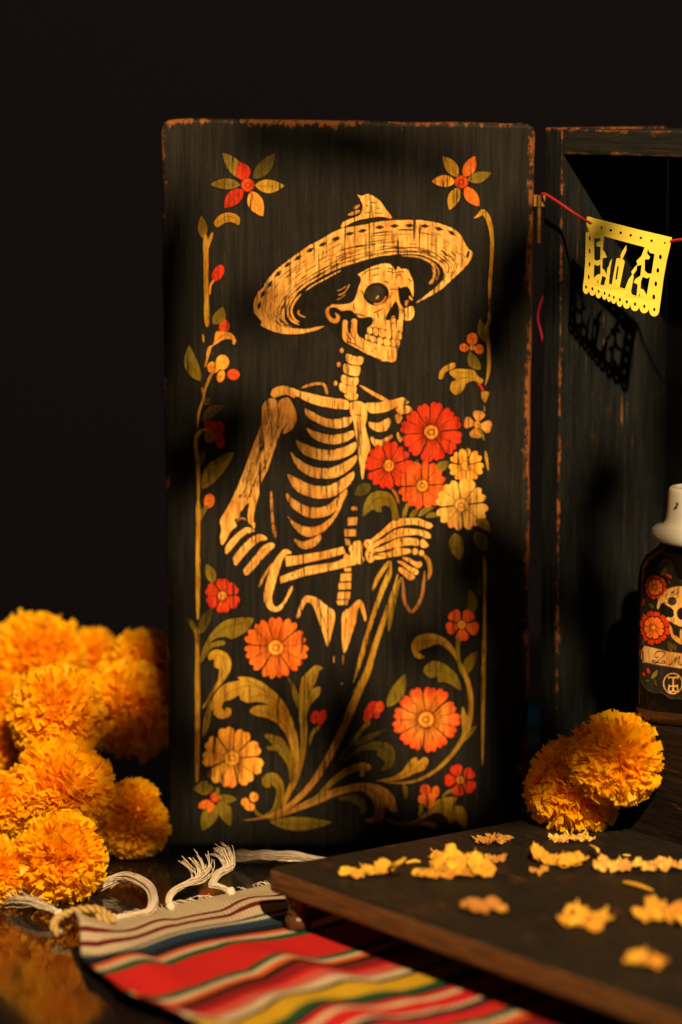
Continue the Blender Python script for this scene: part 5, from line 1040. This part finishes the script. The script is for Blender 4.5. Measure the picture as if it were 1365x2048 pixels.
def pom_mesh(seed, nb=1550):
    rnd = random.Random(seed); verts, faces, cols = [], [], []
    dents = [(Vector((rnd.gauss(0, 1), rnd.gauss(0, 1), rnd.gauss(0, 1))).normalized(), rnd.uniform(0.05, 0.2)) for _ in range(5)]
    for b in range(nb):
        d = Vector((rnd.gauss(0, 1), rnd.gauss(0, 1), rnd.gauss(0, 1))).normalized()
        R = rnd.uniform(0.78, 0.98) + (0.08 if rnd.random() < 0.05 else 0)
        for dn, am in dents: R -= am * max(0, d.dot(dn) - 0.75) * 4
        a = d.cross(Vector((rnd.gauss(0, 1), rnd.gauss(0, 1), rnd.gauss(0, 1)))).normalized(); n = d.cross(a)
        w = rnd.uniform(0.04, 0.105); bend = rnd.uniform(-0.28, 0.28); tw = rnd.uniform(-0.8, 0.8); crk = rnd.uniform(-0.05, 0.05)
        g = rnd.random(); c = (1.0, 0.57 + 0.13 * g, 0.004 + 0.010 * g)
        base = len(verts); segs = 4; nxt = []
        for s in range(segs + 1):
            t = s / segs; p = d * (0.22 + (R - 0.22) * t) + n * bend * t * t + a * crk * math.sin(t * 5)
            ww = w * (0.35 + 0.65 * t); th = tw * t; sd = a * math.cos(th) + n * math.sin(th); fold = n * math.cos(th) - a * math.sin(th)
            jag = rnd.uniform(-0.02, 0.02) if s == segs else 0
            verts += [p - sd * ww + d * jag, p + fold * ww * 0.22 * math.sin(t * 3), p + sd * ww - d * jag]; cols += [c, c, c]
        for s in range(segs):
            for k in range(2): i = base + s * 3 + k; faces.append((i, i + 1, i + 4, i + 3))
    return mesh_from('petals', verts, faces, cols, pm.m)
POMS = [pom_mesh(s) for s in (11, 22, 33, 44)]
bmc = bmesh.new(); bmesh.ops.create_icosphere(bmc, subdivisions=2, radius=0.5); CORE = bpy.data.meshes.new('core'); bmc.to_mesh(CORE); bmc.free(); CORE.materials.append(M_CORE)
def pom(px, py, rpx, y, k, rz, label, group, sq=1.0):
    c = ony(px, py, y); r = rpx * 1.10 * (y + DIST) / FPX; q_ = random.Random(int(px * 7 + py))
    e = empty('marigold_pompom', (c.x, c.y, c.z - r)); tag(e, label, 'pom-pom', group)
    o = obj('petals', POMS[k % 4], None, e); o.location = (0, 0, r); o.scale = (r * q_.uniform(0.95, 1.08), r * q_.uniform(0.92, 1.05), r * sq * q_.uniform(0.93, 1.04)); o.rotation_euler = (rz * 1.3, rz * 0.7, rz * 2.1); o['kind'] = 'stuff'
    q = obj('core', CORE, None, e); q.location = (0, 0, r); q.scale = (r * 1.15, r * 1.15, r * 1.15)
    return e
GL, GR = 'heap of marigold pom-poms left of the door', 'marigold pom-poms on the riser'
for i, a in enumerate([(72, 1318, 96, 0.13, 'blurred orange pom-pom at the very top of the heap by the black background'), (183, 1318, 62, 0.17, 'small blurred pom-pom behind the top one, right of it'), (300, 1345, 92, 0.10, 'pom-pom tucked behind the left edge of the painted door'),
                       (112, 1428, 100, 0.00, 'pom-pom in the middle of the heap, below the topmost one'), (262, 1418, 98, 0.055, 'shaded pom-pom between the middle of the heap and the door'), (-8, 1395, 62, 0.09, 'pom-pom cut by the left picture edge, level with the middle of the heap'),
                       (-14, 1492, 66, 0.06, 'dark orange pom-pom cut by the left edge, second up from the table'), (122, 1580, 104, -0.045, 'large pom-pom directly above the lowest front one'), (8, 1612, 70, -0.05, 'pom-pom at the left edge beside the large lower one'),
                       (268, 1638, 82, -0.030, 'pom-pom on the table touching the lower left edge of the door'), (118, 1716, 102, -0.150, 'lowest front pom-pom, resting on the glossy table by the blanket fringe'), (-12, 1742, 68, -0.155, 'pom-pom on the table cut by the left edge, beside the lowest front one')]):
    pom(a[0], a[1], a[2], a[3], i, i * 1.7 + 0.4, a[4], GL)
pom(1145, 1576, 104, -0.115, 1, 0.9, 'orange pom-pom sitting on the riser in front of the cabinet', GR, 0.95)
pom(1229, 1520, 97, -0.150, 3, 2.3, 'orange pom-pom leaning on the dark block above the other one on the riser', GR)

# ------------------------------------------------------------------ dried petals on the riser
dm = NT('dried_petal'); at = dm.n('ShaderNodeAttribute', attribute_name='Col'); nz = dm.noise(dm.coord((1, 2.2, 1)), 420, 5, 0.75)
dm.base(dm.mix(dm.ramp(nz, [(0.35, 0.30), (0.55, 0.0)]), at.outputs['Color'], (0.30, 0.13, 0.015))); dm.set(Roughness=0.7, **{'Specular_IOR_Level': 0.2}); dm.bump(nz, 0.9, 0.0016); dm = dm.m
def dried(px, py, wpx, hpx, seed, label, col, n, feather=False, lift=0.004):
    """a wilted flower: a few broad, thin, ruffled petals lying loosely over one another"""
    rnd = random.Random(seed * 13 + 5); c = onz(px, py, RZ + 0.001); sc = (c.y + DIST) / FPX; W = wpx * sc * 0.5; Dp = max(W * 0.4, hpx * sc * 0.5 * 2.6)
    verts, faces, cols = [], [], []
    for b in range(n):
        t0 = (b + 0.5) / n * 2 - 1; ox = t0 * W * 0.62 + rnd.uniform(-0.12, 0.12) * W; oy = rnd.uniform(-0.5, 0.5) * Dp
        dr = rnd.uniform(-0.9, 0.9) + (math.pi if rnd.random() < 0.5 else 0); L = W * rnd.uniform(0.45, 0.8) if n < 9 else max(0.010, W * rnd.uniform(0.3, 0.6)); L = min(L, 0.030)
        wd = L * (rnd.uniform(0.34, 0.55) if not feather else rnd.uniform(0.08, 0.15)); d = Vector((math.cos(dr), math.sin(dr), 0)); s_ = Vector((-math.sin(dr), math.cos(dr), 0)); o = Vector((ox, oy, 0.0008 * b / n))
        curl = rnd.uniform(0.0, 0.5) * (2.0 if rnd.random() < 0.2 else 1); tl = rnd.uniform(0.15, 0.55); k1, k2, p1, p2, p3 = rnd.uniform(4, 7), rnd.uniform(1.5, 3), rnd.uniform(0, 6), rnd.uniform(0, 6), rnd.uniform(0, 9); bow = rnd.uniform(-0.3, 0.3); base = len(verts); N, K = 18, 8
        dry = rnd.uniform(0.8, 1.08)
        for i in range(N + 1):
            t = i / N; env = math.sin(math.pi * (0.06 + 0.80 * t)) ** 0.6
            for j in range(K + 1):
                u = j / K * 2 - 1
                rag = 1 + 0.42 * noise.noise(Vector((t * 7, u * 1.3 + p3, seed))) + 0.18 * noise.noise(Vector((t * 19, u * 2 + p3, seed + 4)))
                ruf = lift * (0.55 * math.sin(k1 * t + p1) * u + 0.45 * math.sin(k2 * t * 2 + p2 + 2.5 * u)) + lift * 0.8 * noise.noise(Vector((t * 5 + p3, u * 2, b)))
                tip = 0.10 * L * abs(math.sin(u * 4 + p1)) * t ** 4
                q = o + d * (L * (t - 0.45) - tip) + s_ * (wd * env * u * rag + bow * L * t * t) + Vector((0, 0, ruf * 0.42 + lift * 0.3 + curl * L * max(0, t - 0.55) ** 2 * 2.2 + 0.22 * wd * u * u * (0.4 + 0.6 * t)))
                q.z += tl * max(0.0, (q.y - oy) + wd * 0.7)
                q.z = max(q.z, 0.0002); verts.append(q); g = dry * (0.90 + 0.14 * t + 0.16 * noise.noise(Vector((t * 6, u * 2 + p3, b + 7)))); cols.append((min(1, col[0] * g), min(1, col[1] * g * g), col[2] * g))
        for i in range(N):
            for j in range(K): k = base + i * (K + 1) + j; faces.append((k, k + 1, k + K + 2, k + K + 1))
    me = mesh_from('dried_petals', verts, faces, cols, dm); o = smooth(obj('dried_flower', me)); o.location = (c.x, c.y, RZ + 0.0003)
    sm = o.modifiers.new('thick', 'SOLIDIFY'); sm.thickness = 0.00035; sm.offset = 0
    return tag(o, label, 'dried flower', 'dried marigold petals on the riser')
YEL, PALE, TAN = (0.70, 0.40, 0.040), (0.74, 0.48, 0.10), (0.50, 0.26, 0.05)
NPET = {1: 5, 2: 8, 3: 5, 4: 22, 5: 3, 6: 22, 7: 8, 8: 3, 9: 10, 10: 12, 11: 4, 12: 10, 13: 11, 14: 6}
for a in [(735, 1750, 125, 40, 1, 'long yellow dried petals nearest the left corner of the riser, one curling up', YEL, 26), (905, 1747, 190, 36, 2, 'long ruffled strip of dried yellow petals in the middle of the riser', YEL, 34), (890, 1716, 92, 30, 3, 'small yellow dried flower behind the long ruffled strip', YEL, 22), (985, 1682, 98, 38, 4, 'brownish frayed dried flower at the back edge of the riser', TAN, 30), (990, 1721, 60, 18, 5, 'small curled brown petal below the frayed dried flower', TAN, 10),
          (1142, 1681, 112, 30, 6, 'pale yellow feathery dried flower lying against the pom-pom', PALE, 30), (1122, 1727, 128, 38, 7, 'olive and yellow dried flower in front of the pale feathery one', YEL, 28), (1078, 1744, 50, 26, 8, 'small brown dried petals left of the olive and yellow flower', TAN, 10), (1232, 1738, 120, 40, 9, 'broad pale dried flower right of the olive and yellow one', PALE, 30), (1330, 1735, 130, 46, 10, 'fluffy dried flower cut by the right edge, below the dark block', PALE, 34),
          (975, 1822, 128, 44, 11, 'blurred lone dried petal near the middle of the front edge', TAN, 16), (1172, 1848, 150, 92, 12, 'large blurred ruffled dried flower in the right foreground', YEL, 44), (1325, 1838, 165, 98, 13, 'large blurred dried flower cut by the right edge in the foreground', YEL, 44), (1288, 1926, 112, 66, 14, 'nearest blurred dried flower, low at the right', YEL, 30)]:
    dried(*a[:7], NPET[a[4]], a[4] in (4, 6), 0.0052 if a[4] in (12, 13, 14, 10, 9) else 0.0036)
def sliver(pts, w, label, col):
    P = [onz(x, y, RZ + z) for x, y, z in pts]; v, f = [], []; Q = [Vector(p) for p in crspline([tuple(p) for p in P], 6)]; n = len(Q); c = P[0]
    tube(v, f, [q - c for q in Q], [w * (0.25 + math.sin(math.pi * min(1, 0.1 + 0.85 * i / (n - 1)))) for i in range(n)], 6)
    o = smooth(obj('petal_sliver', mesh_from('petal_sliver', v, f, [col] * len(v), dm))); o.location = c; return tag(o, label, 'petal', 'dried marigold petals on the riser')
sliver([(1246, 1764, 0.001), (1275, 1770, 0.002), (1306, 1781, 0.0012)], 0.0014, 'thin yellow petal sliver below the fluffy flowers at right', YEL)
sliver([(1180, 1690, 0.006), (1196, 1700, 0.008), (1194, 1712, 0.002)], 0.0011, 'curled pale stem hanging from the feathery dried flower', PALE)
sliver([(776, 1738, 0.003), (786, 1732, 0.010), (798, 1726, 0.014), (812, 1716, 0.017)], 0.0016, 'upturned yellow petal tip near the left corner of the riser', YEL)
sliver([(1246, 1710, 0.001), (1262, 1711, 0.001)], 0.0008, 'tiny pale petal scrap beside the dark block', PALE)
sliver([(812, 1726, 0.001), (830, 1722, 0.002), (842, 1724, 0.001)], 0.0013, 'small yellow petal scrap between two dried flowers at left', YEL)

# ------------------------------------------------------------------ cut-out cards before the lamp (above the frame): they throw the dappled shade
cut_v, cut_f = [], []
def cutter(px, py, rx, ry, rot=0.0, y=0.0, seed=1, fr=0.40):
    rnd = random.Random(seed); pts = []; n = 26
    for k in range(n):
        a = 2 * math.pi * k / n; q = 1 + 0.22 * math.sin(2 * a + seed) + 0.12 * math.sin(5 * a + seed * 2)
        X, Y = rx * q * math.cos(a), ry * q * math.sin(a)
        T = ony(px + X * math.cos(rot) - Y * math.sin(rot), py + X * math.sin(rot) + Y * math.cos(rot), y); pts.append(T + (LIGHT_POS - T) * fr)
    b = len(cut_v); nrm = (LIGHT_POS - pts[0]).normalized() * 0.002
    cut_v.extend(pts); cut_v.extend([p + nrm for p in pts]); cut_f.append(tuple(range(b, b + n))); cut_f.append(tuple(reversed(range(b + n, b + 2 * n))))
    for k in range(n): k2 = (k + 1) % n; cut_f.append((b + k, b + k2, b + n + k2, b + n + k))
for i, c in enumerate([(665, 285, 185, 62, 0.05), (338, 600, 46, 300, 0.03), (410, 895, 95, 130, 0.30), (1018, 590, 82, 150, 0.2), (1000, 1165, 135, 125, -0.2), (690, 1480, 80, 120, 0.25), (1050, 1500, 95, 260, 0), (640, 1730, 460, 95, 0), (600, 880, 62, 52, 1.1), (250, 1480, 105, 115, 0.2), (222, 1640, 52, 82, 0.1), (340, 1340, 52, 300, 0.0), (560, 1420, 46, 50, 0.3), (850, 1285, 62, 66, 0.2), (860, 1650, 140, 70, 0.1), (500, 620, 62, 46, 0.3), (760, 1610, 70, 44, 0.2), (900, 330, 34, 40, 0.3), (430, 1500, 36, 60, 0.2)]): cutter(*c, seed=i + 1)
for i, c in enumerate([(1182, 1632, 26, 34, 0.2, -0.12), (1145, 610, 52, 66, 0.0, 0.04), (1190, 1010, 70, 80, 0.3, 0.05), (1170, 1290, 80, 170, 0.0, 0.05), (1345, 800, 40, 260, 0.1, 0.06)]): cutter(*c, seed=i + 40)
co = obj('shade_cutter', mesh_from('shade_cutter', cut_v, cut_f), simple('black_card', (0.01, 0.01, 0.01), 0.9)); tag(co, 'black card cut-outs above the frame that throw the dappled shade', 'light cutter')
